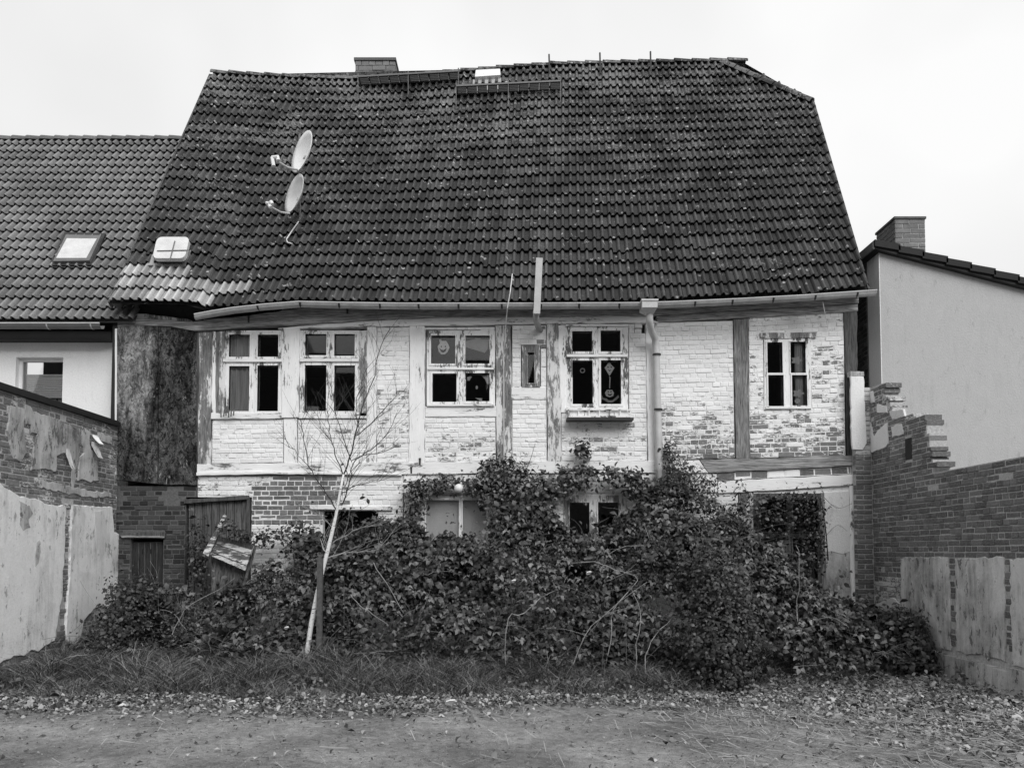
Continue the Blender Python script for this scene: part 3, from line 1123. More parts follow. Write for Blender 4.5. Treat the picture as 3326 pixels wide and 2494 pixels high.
# door under the bay
dr = timber('door', [(424, 1760), (523, 1758), (523, 2132), (424, 2132)], 'door_wood', -.06, .12, .002)
for k in range(1, 5):
    x = 424 + 99 * k / 5
    timber('door_batten', [(x - 1.5, 1762), (x + 1.5, 1762), (x + 1.5, 2130), (x - 1.5, 2130)], 'dark_post', -.052, .09, .001, dr)
for x in (458, 484):
    timber('slot', [(x - 1.5, 1782), (x + 1.5, 1782), (x + 1.5, 1798), (x - 1.5, 1798)], 'ink', -.05, .07, 0, dr)
timber('door_lintel', [(390, 1728), (540, 1728), (540, 1745), (420, 1744), (390, 1742)], 'dark_post', .03, .12, .01)
timber('door_lintel', [(395, 1739), (540, 1742), (536, 1748), (470, 1746), (400, 1746)], 'grey_beam', .05, .06, .006)
# boarded doorway
bd = timber('boarded_door', [(606, 1628), (806, 1616), (806, 2130), (606, 2130)], 'dark_post', -.07, .12, .002)
xs = [608, 628, 653, 660, 684, 708, 732, 757, 782, 805]
for k in range(9):
    if k == 2:
        continue
    timber('board', [(xs[k] + 1, 1632 + random.uniform(-3, 3)), (xs[k + 1] - 1, 1630 - k), (xs[k + 1] - 1, 1760 + 300 * (k < 3)), (xs[k] + 1, 1760 + 300 * (k < 3))],
           'board_wood', -.04 - .01 * (k % 2), .1, .002, bd)
timber('door_frame', [(600, 1622), (810, 1608), (810, 1621), (600, 1636)], 'dark_post', .03, .1, .006)
timber('door_frame', [(802, 1616), (812, 1614), (814, 1745), (804, 1745)], 'dark_post', .02, .1, .004)


# broken crate-like panel and a plank leaning against it
def leaning(name, pts, Y, thick, mat, parent=None, lean=.1):
    """flat board given by its pixel outline standing at depth Y, leaning back"""
    P = [atY(x, y, Y) for x, y in pts]
    zb = min(p.z for p in P)
    V = []
    for k in range(2):
        for p in P:
            V.append((p.x, p.y + (p.z - zb) * lean + k * thick, p.z))
    n = len(P)
    Fc = [tuple(range(n)), tuple(range(2 * n - 1, n - 1, -1))] + [(i, n + i, n + (i + 1) % n, (i + 1) % n) for i in range(n)]
    return obj(name, V, Fc, mat, parent)


pn = thing('broken_panel', 'broken wooden panel with flaking white planks leaning over the brambles at left', 'panel', atY(742, 2080, FY - .45)[:])
q0, q1, q2, q3 = (700, 1738), (823, 1768), (796, 1853), (664, 1797)
for i in range(5):
    a, b = i / 5 + .008, (i + 1) / 5 - .008
    L = lambda p, q, t: (lerp(p[0], q[0], t), lerp(p[1], q[1], t))
    leaning('plank', [L(q0, q3, a), L(q1, q2, a), L(q1, q2, b), L(q0, q3, b)], FY - .5 - .012 * (i % 2), .025, 'plank_wood' if i else 'board_wood', pn)
leaning('batten', [(819, 1770), (826, 1770), (780, 1960), (770, 1960)], FY - .47, .03, 'board_wood', pn)
leaning('panel_foot', [(675, 1806), (790, 1856), (762, 2080), (690, 2080)], FY - .44, .03, 'board_wood', pn)
tag(leaning('leaning_plank', [(658, 1796), (722, 1668), (730, 1676), (726, 1690), (676, 1806)], FY - .56, .03, 'plank_wood'),
    'single weathered plank with flaking white paint slanting up beside the broken panel', 'plank')

# --- roof
EAVE = [(358, 983), (640, 990), (672, 1008), (980, 983), (1400, 989), (2000, 985), (2400, 968), (2818, 940)]
RIDGE = [(685, 225), (800, 232), (1000, 242), (1130, 246), (1300, 240), (1500, 222), (1650, 210), (1780, 200), (2000, 194), (2340, 188), (2602, 182)]
RIDGE = [(x, y + 17) for x, y in RIDGE]
YE, YR = 11.82, 15.2


def rowcurve(pts, s):
    L = pts[-1][0] - pts[0][0]
    x = pts[0][0] + L * s
    return x, plin(pts, x)


EC, RC = {}, {}


def roofP(s, t, w_=0.):
    a = atY(*rowcurve(EAVE, s), YE)
    b = atY(*rowcurve(RIDGE, s), YR)
    p = a.lerp(b, t)
    sag = -.05 * math.sin(math.pi * t) * (1 + .5 * math.sin(5 * s))
    d = (b - a).normalized()
    n = Vector((0, -d.z, d.y)).normalized()
    if n.z < 0:
        n = -n
    return p + n * (w_ + sag)


def roof_at(px, py, w_=0.):
    s, t = .5, .5
    for _ in range(25):
        p = proj(roofP(s, t, w_))
        ps = proj(roofP(s + .01, t, w_))
        pt = proj(roofP(s, t + .01, w_))
        J = np.array([[(ps[0] - p[0]) / .01, (pt[0] - p[0]) / .01], [(ps[1] - p[1]) / .01, (pt[1] - p[1]) / .01]])
        d = np.linalg.solve(J, [px - p[0], py - p[1]])
        s, t = s + max(-.2, min(.2, d[0])), t + max(-.2, min(.2, d[1]))
    return s, t


def rp(px, py, w_=0.):
    s, t = roof_at(px, py, w_)
    return roofP(s, t, w_)


HIP0, HIP1 = (2348, 208), (2636, 334)


def behind_hip(x, y):
    return x > HIP0[0] - 30 and y < HIP0[1] + (x - HIP0[0]) * (HIP1[1] - HIP0[1]) / (HIP1[0] - HIP0[0])


NR, NC = 23, 45
prof = []
for k in range(2):
    base = k * .5
    prof += [(base + .0, .0), (base + .22, .0), (base + .25, .016), (base + .30, .036), (base + .355, .042), (base + .41, .034), (base + .46, .014)]
prof.append((1.0, .0))


def tile_mesh(PF, s0, s1, t0, t1, rnd, lift=.0, skew=0.):
    np_ = len(prof)
    V = []
    for (u_, h) in prof:
        V.append(PF(lerp(s0, s1, u_), t0 + skew * u_, h * 1.3 + .070 + lift))
    for (u_, h) in prof:
        V.append(PF(lerp(s0, s1, u_), t1 + skew * u_, h * 1.3 + .006 + lift))
    for (u_, h) in prof:
        V.append(PF(lerp(s0, s1, u_), t0 + skew * u_ + .0008, h * 1.3 + .053 + lift))
    for (u_, h) in prof:
        V.append(PF(lerp(s0, s1, u_), t1 + skew * u_, h * 1.3 - .008 + lift))
    Fc = []
    for i in range(np_ - 1):
        Fc.append((i, i + 1, np_ + i + 1, np_ + i))
        Fc.append((2 * np_ + i, 2 * np_ + i + 1, i + 1, i))
        Fc.append((2 * np_ + i, 3 * np_ + i, 3 * np_ + i + 1, 2 * np_ + i + 1))
    return V, Fc


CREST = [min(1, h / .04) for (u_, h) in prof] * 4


# deck under the tiles
V, Fc = [], []
ns, nt_ = 40, 16
hipx = []
for j in range(nt_ + 1):
    for i in range(ns + 1):
        s, t = i / ns, j / nt_
        p = proj(roofP(s, t))
        if behind_hip(*p):
            # pull the deck back to the hip line
            lo, hi = 0., s
            for _ in range(20):
                m_ = (lo + hi) / 2
                if behind_hip(*proj(roofP(m_, t))):
                    hi = m_
                else:
                    lo = m_
            s = lo
        V.append(roofP(s, t, -.012))
for j in range(nt_):
    for i in range(ns):
        Fc.append((j * (ns + 1) + i, j * (ns + 1) + i + 1, (j + 1) * (ns + 1) + i + 1, (j + 1) * (ns + 1) + i))
roof = obj('roof', V, Fc, 'old_tile', house, attrs={'rnd': .3})
# rear slope, hip slope, gable
rl, rr = roofP(0, 1, -.02), roofP(.905, 1, -.02)
hipb = rp(2636, 330, -.02)
el, er = roofP(0, 0, -.03), roofP(1, 0, -.03)
back = lambda p: Vector((p.x, 2 * YR - p.y, p.z))
obj('rear_slope', [rl, rr, back(hipb), back(er), back(el)], [(0, 1, 2, 3, 4)], 'old_tile', roof, attrs={'rnd': .3})
obj('hip_slope', [rr, hipb, back(hipb)], [(0, 1, 2)], 'old_tile', roof, attrs={'rnd': .3})
obj('gable_wall', [hipb, er, back(er), back(hipb)], [(0, 1, 2, 3)], 'dark_mortar', roof)
obj('gable_wall', [rl, el, back(el)], [(0, 1, 2)], 'grey_render', roof)

rest = Bag()
nobj = 0
for j in range(NR):
    for i in range(NC):
        s0, s1 = i / NC, (i + 1) / NC
        t0, t1 = j / NR - .0, (j + 1) / NR + .012
        wob = random.uniform(-.003, .003)
        s0 += random.uniform(-.0006, .0006)
        t0 += random.uniform(-.0025, .0025)
        c = proj(roofP((s0 + s1) / 2, (j + .5) / NR))
        if behind_hip(c[0] + 6, c[1] - 2):
            continue
        odd = random.random()
        V, Fc = tile_mesh(roofP, s0, s1, t0 - (.010 * random.random() if odd < .03 else 0), min(t1, 1.0), .5, wob, random.gauss(0, .0012) if odd > .06 else random.uniform(-.006, .006))
        rnd = random.random() if odd < .93 else random.uniform(1.1, 1.9)
        strk = 0.
        for sx_, y1_, y2_, am in ((1475, 290, 440, .5), (1640, 310, 640, .8), (1655, 400, 900, .35), (1780, 260, 460, .8), (1800, 280, 560, .4), (1310, 300, 520, .45), (2090, 160, 300, .4), (2440, 250, 480, .35), (1730, 300, 700, .3), (1430, 420, 760, .25)):
            if abs(c[0] - sx_) < 16 and y1_ < c[1] < y2_:
                strk = max(strk, am * random.uniform(.6, 1.1))
        light = (j == 0 and c[0] < 690) or (j == 1 and c[0] < 800) or (j == 2 and c[0] < 600)
        if j < 7 and nobj < 300:
            nobj += 1
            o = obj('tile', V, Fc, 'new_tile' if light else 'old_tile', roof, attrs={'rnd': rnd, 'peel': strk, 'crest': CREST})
            if light:
                o['label'] = 'newer pale roof tile'
        else:
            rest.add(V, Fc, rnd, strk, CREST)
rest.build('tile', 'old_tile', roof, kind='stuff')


# ridge and hip caps
def cap(a, b, r, name, mat, parent, lift=.0):
    a, b = Vector(a), Vector(b)
    d = (b - a).normalized()
    up = Vector((0, 0, 1))
    side = d.cross(up).normalized()
    n = side.cross(d)
    V, Fc = [], []
    K = 7
    for e, (p, rr_) in enumerate(((a, r), (b, r * .9))):
        for lay_ in (1., .82):
            for k in range(K):
                t = math.pi * k / (K - 1)
                V.append(p + side * math.cos(t) * rr_ * lay_ + n * (math.sin(t) * rr_ * lay_ + lift - .03))
    for k in range(K - 1):
        Fc += [(k, k + 1, 2 * K + k + 1, 2 * K + k), (K + k, 2 * K * 1 + K + k, 3 * K + k + 1, K + k + 1), (k, K + k, K + k + 1, k + 1)]
    return obj(name, V, Fc, mat, parent, attrs={'rnd': random.random()})


NRG = 30
for k in range(NRG):
    s0, s1 = .002 + k / NRG * .902, .002 + (k + 1.12) / NRG * .902
    cap(roofP(s0, 1, .015 + random.uniform(0, .012)), roofP(s1, 1, .0), .11, 'ridge_tile', 'old_tile', roof)
for k in range(7):
    p = [lerp(HIP1[i], HIP0[i], k / 7) for i in (0, 1)]
    q = [lerp(HIP1[i], HIP0[i], (k + 1.12) / 7) for i in (0, 1)]
    cap(rp(*p, .05), rp(*q, .03), .12, 'hip_tile', 'old_tile', roof)
# verge boards
for s in (0, 1):
    tb = .80 if s else 1.
    e = .02 if s else -.02
    vb = Bag()
    vb.add(*bar(roofP(s, 0, -.05) + Vector((e, 0, 0)), roofP(s, tb, -.05) + Vector((e, 0, 0)), .12, .03, (1, 0, 0)))
    vb.build('verge_board', 'dark_post', roof)

# chimney
ch = thing('chimney_stack', 'low wide brick chimney behind the sagging ridge at left of centre', 'chimney', (0, 0, 0))
ca, cb = atY(1153, 189, 15.55), atY(1283, 250, 15.55)
ch.location = ((ca.x + cb.x) / 2, 15.9, 10.6)
cbag = Bricks()
x0, x1, zt, zb, y0, y1 = ca.x, cb.x, ca.z, 10.6, 15.55, 16.25
k_ = Bag()
k_.box(x0 + .012, x1 - .012, y0 + .012, y1 - .012, zb, zt - .02)
core_ = k_.build('shaft', 'dark_mortar', ch)
zc = zt - .1 - .33 * 1.6
lay(cbag, [(x0, zt - .06), (x1, zt - .06), (x1, zc - .3), (x0, zc - .3)], lambda u, v, w_: (u, y0 - w_, v), core_, lambda u, v: 1, course=.105, length=.30, wb=-.05)
lay(cbag, [(y0, zt - .06), (y1, zt - .06), (y1, zc - .3), (y0, zc - .3)], lambda u, v, w_: (x1 + w_, u, v), core_, lambda u, v: 1, course=.105, length=.30, wb=-.05)
cbag.emit(ch, 'chimney_brick')
k_ = Bag()
k_.box(x0 - .02, x1 + .02, y0 - .02, y1 + .02, zt - .06, zt)
k_.build('cap', 'dark_mortar', ch)


# roof walkways
def walkway(p0, p1, n, label):
    A, B = rp(p0[0], p0[1] + 40, .06), rp(p1[0], p1[1] + 40, .06)
    A, B = A + Vector((0, -.02, .0)), B + Vector((0, -.02, .0))
    D = Vector((0, -.26, .0))
    wk = thing('roof_walkway', label, 'walkway', ((A + B) / 2)[:])
    f_ = Bag()
    f_.add(*bar(A, B, .03, .03))
    f_.add(*bar(A + D, B + D, .03, .03))
    f_.build('rail', 'steel', wk)
    for k in range(n):
        a, b = A.lerp(B, k / n + .006), A.lerp(B, (k + 1) / n - .006)
        g_ = Bag()
        for q in range(5):
            c = D * (.12 + .19 * q)
            g_.add(*bar(a + c, b + c, .03, .012))
        g_.add(*bar(a, a + D, .012, .03, (0, 0, 1)))
        g_.build('grating', 'iron', wk)
    for t in (0, .5, 1):
        p = A.lerp(B, t)
        b_ = Bag()
        b_.add(*bar(p + D, p + D * .9 + Vector((0, 0, -.42)), .022, .012, (1, 0, 0)))
        b_.add(*bar(p + D, p + Vector((0, .0, -.02)), .022, .012, (0, 0, 1)))
        b_.add(*tube([p + D + Vector((0, 0, .0)), p + D + Vector((0, 0, .06))], .014, 6))
        b_.build('bracket', 'steel', wk)


walkway((1172, 238), (1492, 220), 10, 'iron grating roof walkway beside the chimney, left of the pair')
walkway((1485, 268), (1818, 252), 10, 'iron grating roof walkway under the small pale skylight, right of the pair')
# small skylight behind the second walkway
sk = thing('roof_hatch', 'small pale roof hatch above the right roof walkway', 'hatch', rp(1585, 256, .03)[:])
c = [rp(x, y, .05) for x, y in ((1543, 262), (1626, 256), (1624, 236), (1546, 240))]
n_v = Vector((0, -.06, .04))
obj('lid', c + [p + n_v for p in c], BF, 'white_plastic', sk)
c = [rp(x, y, .03) for x, y in ((1536, 302), (1628, 294), (1628, 258), (1536, 264))]
obj('curb', c + [p + n_v * .4 for p in c], BF, 'zinc', sk)
# snow-guard spikes on the ridge
for x, y, lab in ((1783, 195, 'thin iron roof stake on the ridge, nearest the chimney'), (1948, 190, 'thin iron roof stake in the middle of the ridge row'), (2112, 186, 'thin iron roof stake on the ridge, nearest the hip')):
    a, b = rp(x + 2, y + 52, .08), rp(x, y + 10, .09)
    b = b + Vector((0, -.03, .16))
    tag(obj('roof_stake', *tube([a, b], .018, 6), 'iron'), lab, 'stake')

# satellite dishes
mastA, mastB = rp(976, 716, .03), rp(974, 560, .55)
ms = obj('antenna_mast', *tube([mastA, mastA + Vector((0, -.12, .5)), mastA + Vector((0, -.12, 1.5))], .02, 8), 'steel')
tag(ms, 'thin steel antenna mast rising from the tiles behind two satellite dishes', 'mast')
mtop = mastA + Vector((0, -.12, 1.5))


def dish(name_c, rx, rz, Y, yaw, mat, arm_end, arm_start, label, lnb):
    C = atY(*name_c, Y)
    d = thing('satellite_dish', label, 'satellite dish', C[:])
    rot = Matrix.Rotation(math.radians(13), 4, 'Y') @ Matrix.Rotation(yaw, 4, 'Z')
    V, Fc = [], []
    K, R_ = 32, 6
    for side in (0, 1):
        for r in range(R_ + 1):
            for k in range(K):
                a = 2 * math.pi * k / K
                q = r / R_
                p = Vector((rx * q * math.cos(a), -.10 * (q * q) + .012 * side + .10, rz * q * math.sin(a)))
                V.append(C + (rot @ p))
    o_ = (R_ + 1) * K
    for side in (0, 1):
        for r in range(R_):
            for k in range(K):
                k2 = (k + 1) % K
                f_ = (r * K + k, r * K + k2, (r + 1) * K + k2, (r + 1) * K + k)
                Fc.append(tuple(i + side * o_ for i in (f_ if not side else f_[::-1])))
    for k in range(K):
        k2 = (k + 1) % K
        Fc.append((R_ * K + k, R_ * K + k2, o_ + R_ * K + k2, o_ + R_ * K + k))
    obj('reflector', V, Fc, mat, d, True)
    fwd = rot @ Vector((0, -1, 0))
    s_ = atY(*arm_start, Y - .06)
    e_ = atY(*arm_end, Y - .45)
    obj('arm', *tube([s_, s_.lerp(e_, .5) + Vector((0, 0, -.03)), e_], .018, 8), 'zinc_light', d)
    h_ = Bag()
    for p, q in lnb:
        h_.add(*tube([atY(*p, Y - .45), atY(*q, Y - .47)], .03, 8))
    h_.build('receiver', 'white_plastic', d)
    obj('bracket', *tube([C + rot @ Vector((0, .1, -.05)), Vector((mtop.x, mtop.y, C.z - .05))], .03, 8), 'zinc', d)


dish((979, 492), .33, .37, mtop.y - .4, math.radians(-47), 'white_plastic', (900, 524), (966, 552),
     'upper bright white satellite dish on the left roof slope', [((884, 512), (889, 540)), ((884, 512), (902, 510)), ((901, 508), (904, 522))])
dish((954, 628), .30, .345, mtop.y - .4, math.radians(-47), 'grey_dish', (882, 674), (940, 694),
     'lower dull grey satellite dish on the left roof slope', [((874, 668), (880, 674)), ((880, 655), (885, 664)), ((866, 660), (874, 661))])
cp = [rp(970, 720, .12), rp(952, 745, .1), rp(930, 778, .09), rp(934, 788, .09), rp(950, 792, .08)]
tag(obj('antenna_cable', *tube(cp, .011, 6), 'white_plastic'), 'short white cable curling on the tiles below the antenna mast', 'cable')
c = [rp(x, y, .06) for x, y in ((958, 752), (996, 746), (985, 765), (972, 768))]
obj('slipped_tile', c + [p + Vector((0, -.03, .02)) for p in c], BF, 'black_board', roof)

# four-pane roof dome
dm = thing('roof_skylight', 'rounded four-pane skylight dome above the pale new tiles', 'skylight', rp(560, 830, .05)[:])


def rpoly3(pts, w0, w1, name, mat, parent):
    n = len(pts)
    P0 = [rp(*p, w0) for p in pts]
    P1 = [rp(*p, w0) + (rp(*p, w1) - rp(*p, w0)) for p in pts]
    s0 = [roof_at(*p, w0) for p in pts]
    P1 = [roofP(s, t, w1) for s, t in s0]
    return obj(name, P0 + P1, [tuple(range(2 * n - 1, n - 1, -1))[::-1]] + [(i, (i + 1) % n, n + (i + 1) % n, n + i) for i in range(n)], mat, parent)


def rrect(x0, y0, x1, y1, sk_, r):
    pts = []
    for (cx, cy, a0) in ((x1 - r, y1 - r, 0), (x0 + r, y1 - r, 90), (x0 + r, y0 + r, 180), (x1 - r, y0 + r, 270)):
        for k in range(5):
            a = math.radians(a0 + k * 22.5)
            x, y = cx + r * math.cos(a), cy + r * math.sin(a)
            pts.append((x + sk_ * ((y1 - y) / (y1 - y0)), y))
    return pts


rpoly3([(478, 868), (606, 868), (624, 820), (500, 820)], .03, .075, 'flashing', 'zinc', dm)
rpoly3(rrect(503, 792, 602, 858, 14, 14), .05, .16, 'curb', 'black_board', dm)
rpoly3(rrect(500, 781, 605, 850, 16, 15), .17, .24, 'dome', 'grey_dish', dm)
for p, q in (((500 + 10, 815), (612, 813)), ((551, 848), (568, 783))):
    a, b = rp(*p, .25), rp(*q, .25)
    obj('glazing_bar', *bar(a, b, .014, .012), 'steel', dm)

# gutter
GP = [(636, 1022), (690, 1012), (760, 1001), (860, 990), (975, 981), (1100, 984), (1300, 987), (1700, 987), (2090, 985), (2200, 981), (2400, 972), (2600, 961), (2842, 944)]
GY = 11.70
pts = [atY(x, y + 4, GY) for x, y in GP]
V, Fc = [], []
K = 9
for ring, rr_ in enumerate((.068, .060)):
    for p in pts:
        for k in range(K):
            a = math.pi + math.pi * k / (K - 1)
            V.append(p + Vector((0, math.cos(a) * rr_, math.sin(a) * rr_)))
n = len(pts)
for ring in range(2):
    for i in range(n - 1):
        for k in range(K - 1):
            b0 = ring * n * K
            Fc.append((b0 + i * K + k, b0 + i * K + k + 1, b0 + (i + 1) * K + k + 1, b0 + (i + 1) * K + k))
for i in range(n - 1):
    for k in (0, K - 1):
        Fc.append((i * K + k, (i + 1) * K + k, n * K + (i + 1) * K + k, n * K + i * K + k))
for i in (0, n - 1):
    Fc.append(tuple(i * K + k for k in range(K)))
gut = obj('gutter', V, Fc, 'zinc', house, True)
bead = [p + Vector((0, -.068, .004)) for p in pts]
obj('gutter_bead', *tube(bead, .012, 6), 'zinc_light', gut)
for x in (841, 978, 1104, 1236, 1361, 1490, 1630, 1757, 1880, 2010, 2255, 2376, 2508, 2644, 2780):
    y = plin(GP, x) + 4
    p = atY(x, y, GY)
    V, Fc = [], []
    for dx in (-.016, .016):
        for k in range(K):
            a = math.pi + math.pi * k / (K - 1)
            V.append(p + Vector((dx, math.cos(a) * .074, math.sin(a) * .074 + .006)))
    for k in range(K - 1):
        Fc.append((k, k + 1, K + k + 1, K + k))
    obj('bracket', V, Fc, 'iron', gut)

# downpipe with hopper
dpp = [(2110, 1018), (2110, 1045), (2116, 1075), (2128, 1100), (2131, 1130), (2135, 1300), (2141, 1480), (2144, 1640)]
pp = [atY(x, y, FY - d_) for (x, y), d_ in zip(dpp, (.50, .46, .3, .15, .13, .12, .12, .12))]
dpo = obj('downpipe', *tube(pp, [.055, .055, .056, .058, .058, .06, .062, .064], 12), 'zinc_light', house, True)
hp = Bag()
ha, hc = atY(2086, 972, GY - .16), atY(2136, 998, GY - .16)
hx0, hx1, hz0, hz1 = ha.x, hc.x, hc.z, ha.z
hp.box(hx0, hx1, GY - .16, GY + .12, hz0, hz1)
hp.box(hx0 - .012, hx1 + .012, GY - .172, GY + .132, hz1 - .025, hz1 + .004)
cxp = pp[0]
V = [(cxp.x - .055, cxp.y - .055, cxp.z - .02), (cxp.x + .055, cxp.y - .055, cxp.z - .02), (cxp.x + .055, cxp.y + .055, cxp.z - .02), (cxp.x - .055, cxp.y + .055, cxp.z - .02),
     (hx0, GY - .16, hz0), (hx1, GY - .16, hz0), (hx1, GY + .12, hz0), (hx0, GY + .12, hz0)]
hp.add(V, BF)
hp.build('hopper', 'zinc_light', dpo)
for x, y in ((2133, 1152), (2138, 1330)):
    p = atY(x, y, FY - .14)
    obj('pipe_clamp', *tube([p - Vector((0, 0, .012)), p + Vector((0, 0, .012))], .07, 12), 'iron', dpo)
# loose upright pipe standing up past the eaves
vp = [atY(1742, 1056, FY - .50), atY(1744, 1000, FY - .62), atY(1752, 840, FY - .66)]
vpo = Bag()
vpo.add(*bar(vp[1] + Vector((-.003, 0, -.1)), vp[2], .105, .075))
pl_ = vpo.build('loose_pipe', 'zinc_light')
tag(pl_, 'loose upright pale pipe standing past the gutter over the lower tiles', 'pipe')
e_ = Bag()
e_.add(*tube([atY(1741, 1010, FY - .6), atY(1741, 1040, FY - .45), atY(1748, 1062, FY - .1), atY(1756, 1072, FY + .02)], .05, 10))
e_.build('elbow', 'zinc', pl_, True)
cb_ = [atY(1664, 890, YE - .02), atY(1657, 950, FY - .62), atY(1648, 1000, FY - .6), atY(1642, 1060, FY - .35), atY(1636, 1150, FY - .05), atY(1637, 1500, FY - .04)]
tag(obj('hanging_cable', *tube(cb_, .009, 6), 'grey_dish'), 'thin pale cable hanging from the lower tiles down the worn post', 'cable')
cb_ = [atY(2672, 980, FY - .2), atY(2680, 1020, FY - .12), atY(2690, 1070, FY - .05)]
tag(obj('loose_wire', *tube(cb_, .007, 5), 'white_plastic'), 'short white wire dangling under the gutter near the right corner', 'wire')
# globe lamp over the lower window
gl_ = thing('globe_lamp', 'white globe lamp among vine leaves above the meshed lower window', 'lamp', atY(1490, 1586, FY - .25)[:])
C = Vector(gl_.location)
V, Fc = [], []
for i in range(13):
    th = math.pi * i / 12
    for k in range(20):
        ph = 2 * math.pi * k / 20
        V.append(C + Vector((math.sin(th) * math.cos(ph), math.sin(th) * math.sin(ph), math.cos(th))) * .075)
for i in range(12):
    for k in range(20):
        Fc.append((i * 20 + k, i * 20 + (k + 1) % 20, (i + 1) * 20 + (k + 1) % 20, (i + 1) * 20 + k))
obj('globe', V, Fc, 'white_plastic', gl_, True)
obj('holder', *tube([C + Vector((0, .06, 0)), C + Vector((0, .26, .03))], .03, 8), 'iron', gl_)

wallb.emit(house, 'painted_brick', 230)
g = G('shaded_dirty_brick')  # brick colour darkened for the shade it stands in, as well as dirt
rn = g.attr('rnd')
f = g.noise(g.pos(), 40, 5, .7)
g.done(g.m('MULTIPLY', g.m('MULTIPLY', g.ramp(rn, 0, 1, .5, 1.5), g.ramp(f, .25, .75, .7, 1.3)), .055), .9, .15, f, .006, .8)
shadedb.emit(house, 'shaded_dirty_brick', 70)

# ================================================================== left neighbour
NY = 12.45
nb = thing('neighbour_house', 'smooth white rendered house with grey tiled roof at the left edge', 'house', (-8.6, NY + 3, 0))
xw0, xw1 = -10.9, atY(374, 1200, NY).x
zt = atY(200, 1112, NY).z
wx0, wx1 = atY(52, 1170, NY).x, atY(205, 1170, NY).x
wz0, wz1 = atY(100, 1340, NY).z, atY(100, 1160, NY).z
wl = Bag()
wl.box(xw0, wx0 - .0, NY, NY + .3, 0, zt)
wl.box(wx1, xw1, NY, NY + .3, 0, zt)
wl.box(wx0, wx1, NY + .001, NY + .3, wz1, zt)
wl.box(wx0, wx1, NY + .001, NY + .3, 0, wz0)
wl.box(xw0, xw0 + .3, NY + .3, NY + 6, 0, zt)
wl.box(xw0, xw1, NY + 6, NY + 6.3, 0, zt)
wl.build('wall', 'white_render', nb)
rm = Bag()
rm.box(wx0 - .3, wx1 + .3, NY + 1.2, NY + 1.25, wz0 - .3, wz1 + .3)
rm.build('inner_wall', 'room', nb)
wn = Bag()
fw = .055
for (a, b, c, d) in ((wx0, wx0 + fw, wz0, wz1), (wx1 - fw, wx1, wz0, wz1), (wx0 + fw, wx1 - fw, wz1 - fw, wz1), (wx0 + fw, wx1 - fw, wz0, wz0 + fw)):
    wn.box(a, b, NY + .09, NY + .16, c, d)
win = wn.build('window', 'white_plastic', nb)
obj('pane', *box(wx0 + fw, wx1 - fw, NY + .12, NY + .124, wz0 + fw, wz1 - fw), 'window_glass', win)
bz1, bz0 = atY(100, 1212, NY).z, atY(100, 1284, NY).z
V, Fc = [], []
for k in range(21):
    z = lerp(bz1, bz0, k / 20)
    y = NY + .15 + (.018 if k % 2 else 0)
    V += [(wx0 + fw + .03, y, z), (wx1 - fw - .02, y, z)]
for k in range(20):
    Fc.append((2 * k, 2 * k + 1, 2 * k + 3, 2 * k + 2))
obj('pleated_blind', V, Fc, 'white_plastic', win)
for z in (bz1, bz0):
    obj('blind_rail', *box(wx0 + fw + .025, wx1 - fw - .015, NY + .14, NY + .18, z - .012, z + .012), 'white_plastic', win)
for k in range(7):
    x = lerp(wx0 + .2, wx1 - .12, k / 6)
    obj('curtain_fold', *box(x, x + .05, NY + .2 + .01 * (k % 2), NY + .215 + .01 * (k % 2), wz0, bz0 - .02), 'curtain', win)
zf1, zf0 = atY(200, 1066, NY - .35).z, atY(200, 1112, NY - .02).z
fb = Bag()
fb.box(xw0, xw1 + .02, NY - .18, NY + .05, zf0, zf1)
fb.box(xw0, xw1, NY + .051, NY + .3, zt, zf1 + .3)
fb.build('fascia', 'black_board', nb)
# roof
ye, yr = NY - .38, 15.1
ze, zr = atY(200, 1046, ye).z, atY(200, 458, yr).z
kx1 = -6.25


def nroof(s, t, w_=0.):
    d = Vector((0, yr - ye, zr - ze)).normalized()
    n = Vector((0, -d.z, d.y))
    return Vector((lerp(-11., kx1, s), lerp(ye, yr, t), lerp(ze, zr, t))) + n * w_


nrf = obj('roof', [nroof(0, 0, -.01), nroof(1, 0, -.01), nroof(1, 1, -.01), nroof(0, 1, -.01), (-11, 2 * yr - ye, ze), (kx1, 2 * yr - ye, ze)],
          [(0, 1, 2, 3), (3, 2, 5, 4)], 'neighbour_tile', nb, attrs={'rnd': .3})
SKY = (155, 755, 345, 868)
rest = Bag()
cnt = 0
NRn, NCn = 21, 16
for j in range(NRn):
    for i in range(NCn):
        c = proj(nroof((i + .5) / NCn, (j + .5) / NRn))
        if c[0] < -40 and False:
            continue
        t0 = j / NRn + random.uniform(-.001, .001)
        V, Fc = tile_mesh(nroof, i / NCn, (i + 1) / NCn, t0, min(1, (j + 1) / NRn + .012), .5, random.uniform(-.002, .002))
        rnd = random.random()
        if c[0] > -30 and cnt < 300:
            cnt += 1
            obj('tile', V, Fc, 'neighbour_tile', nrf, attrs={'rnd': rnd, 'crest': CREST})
        else:
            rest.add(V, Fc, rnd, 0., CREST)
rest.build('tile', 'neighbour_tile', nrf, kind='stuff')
for k in range(16):
    cap(nroof(k / 16, 1, .02), nroof((k + 1.1) / 16, 1, .005), .12, 'ridge_tile', 'neighbour_tile', nrf)


def nplane(px, py, w_=0.):
    d = ray(px, py)
    p0, p1, p2 = nroof(0, 0, w_), nroof(1, 0, w_), nroof(1, 1, w_)
    n = (p1 - p0).cross(p2 - p1)
    t = (p0 - Vector((0, 0, EYE))).dot(n) / d.dot(n)
    return Vector((0, 0, EYE)) + d * t


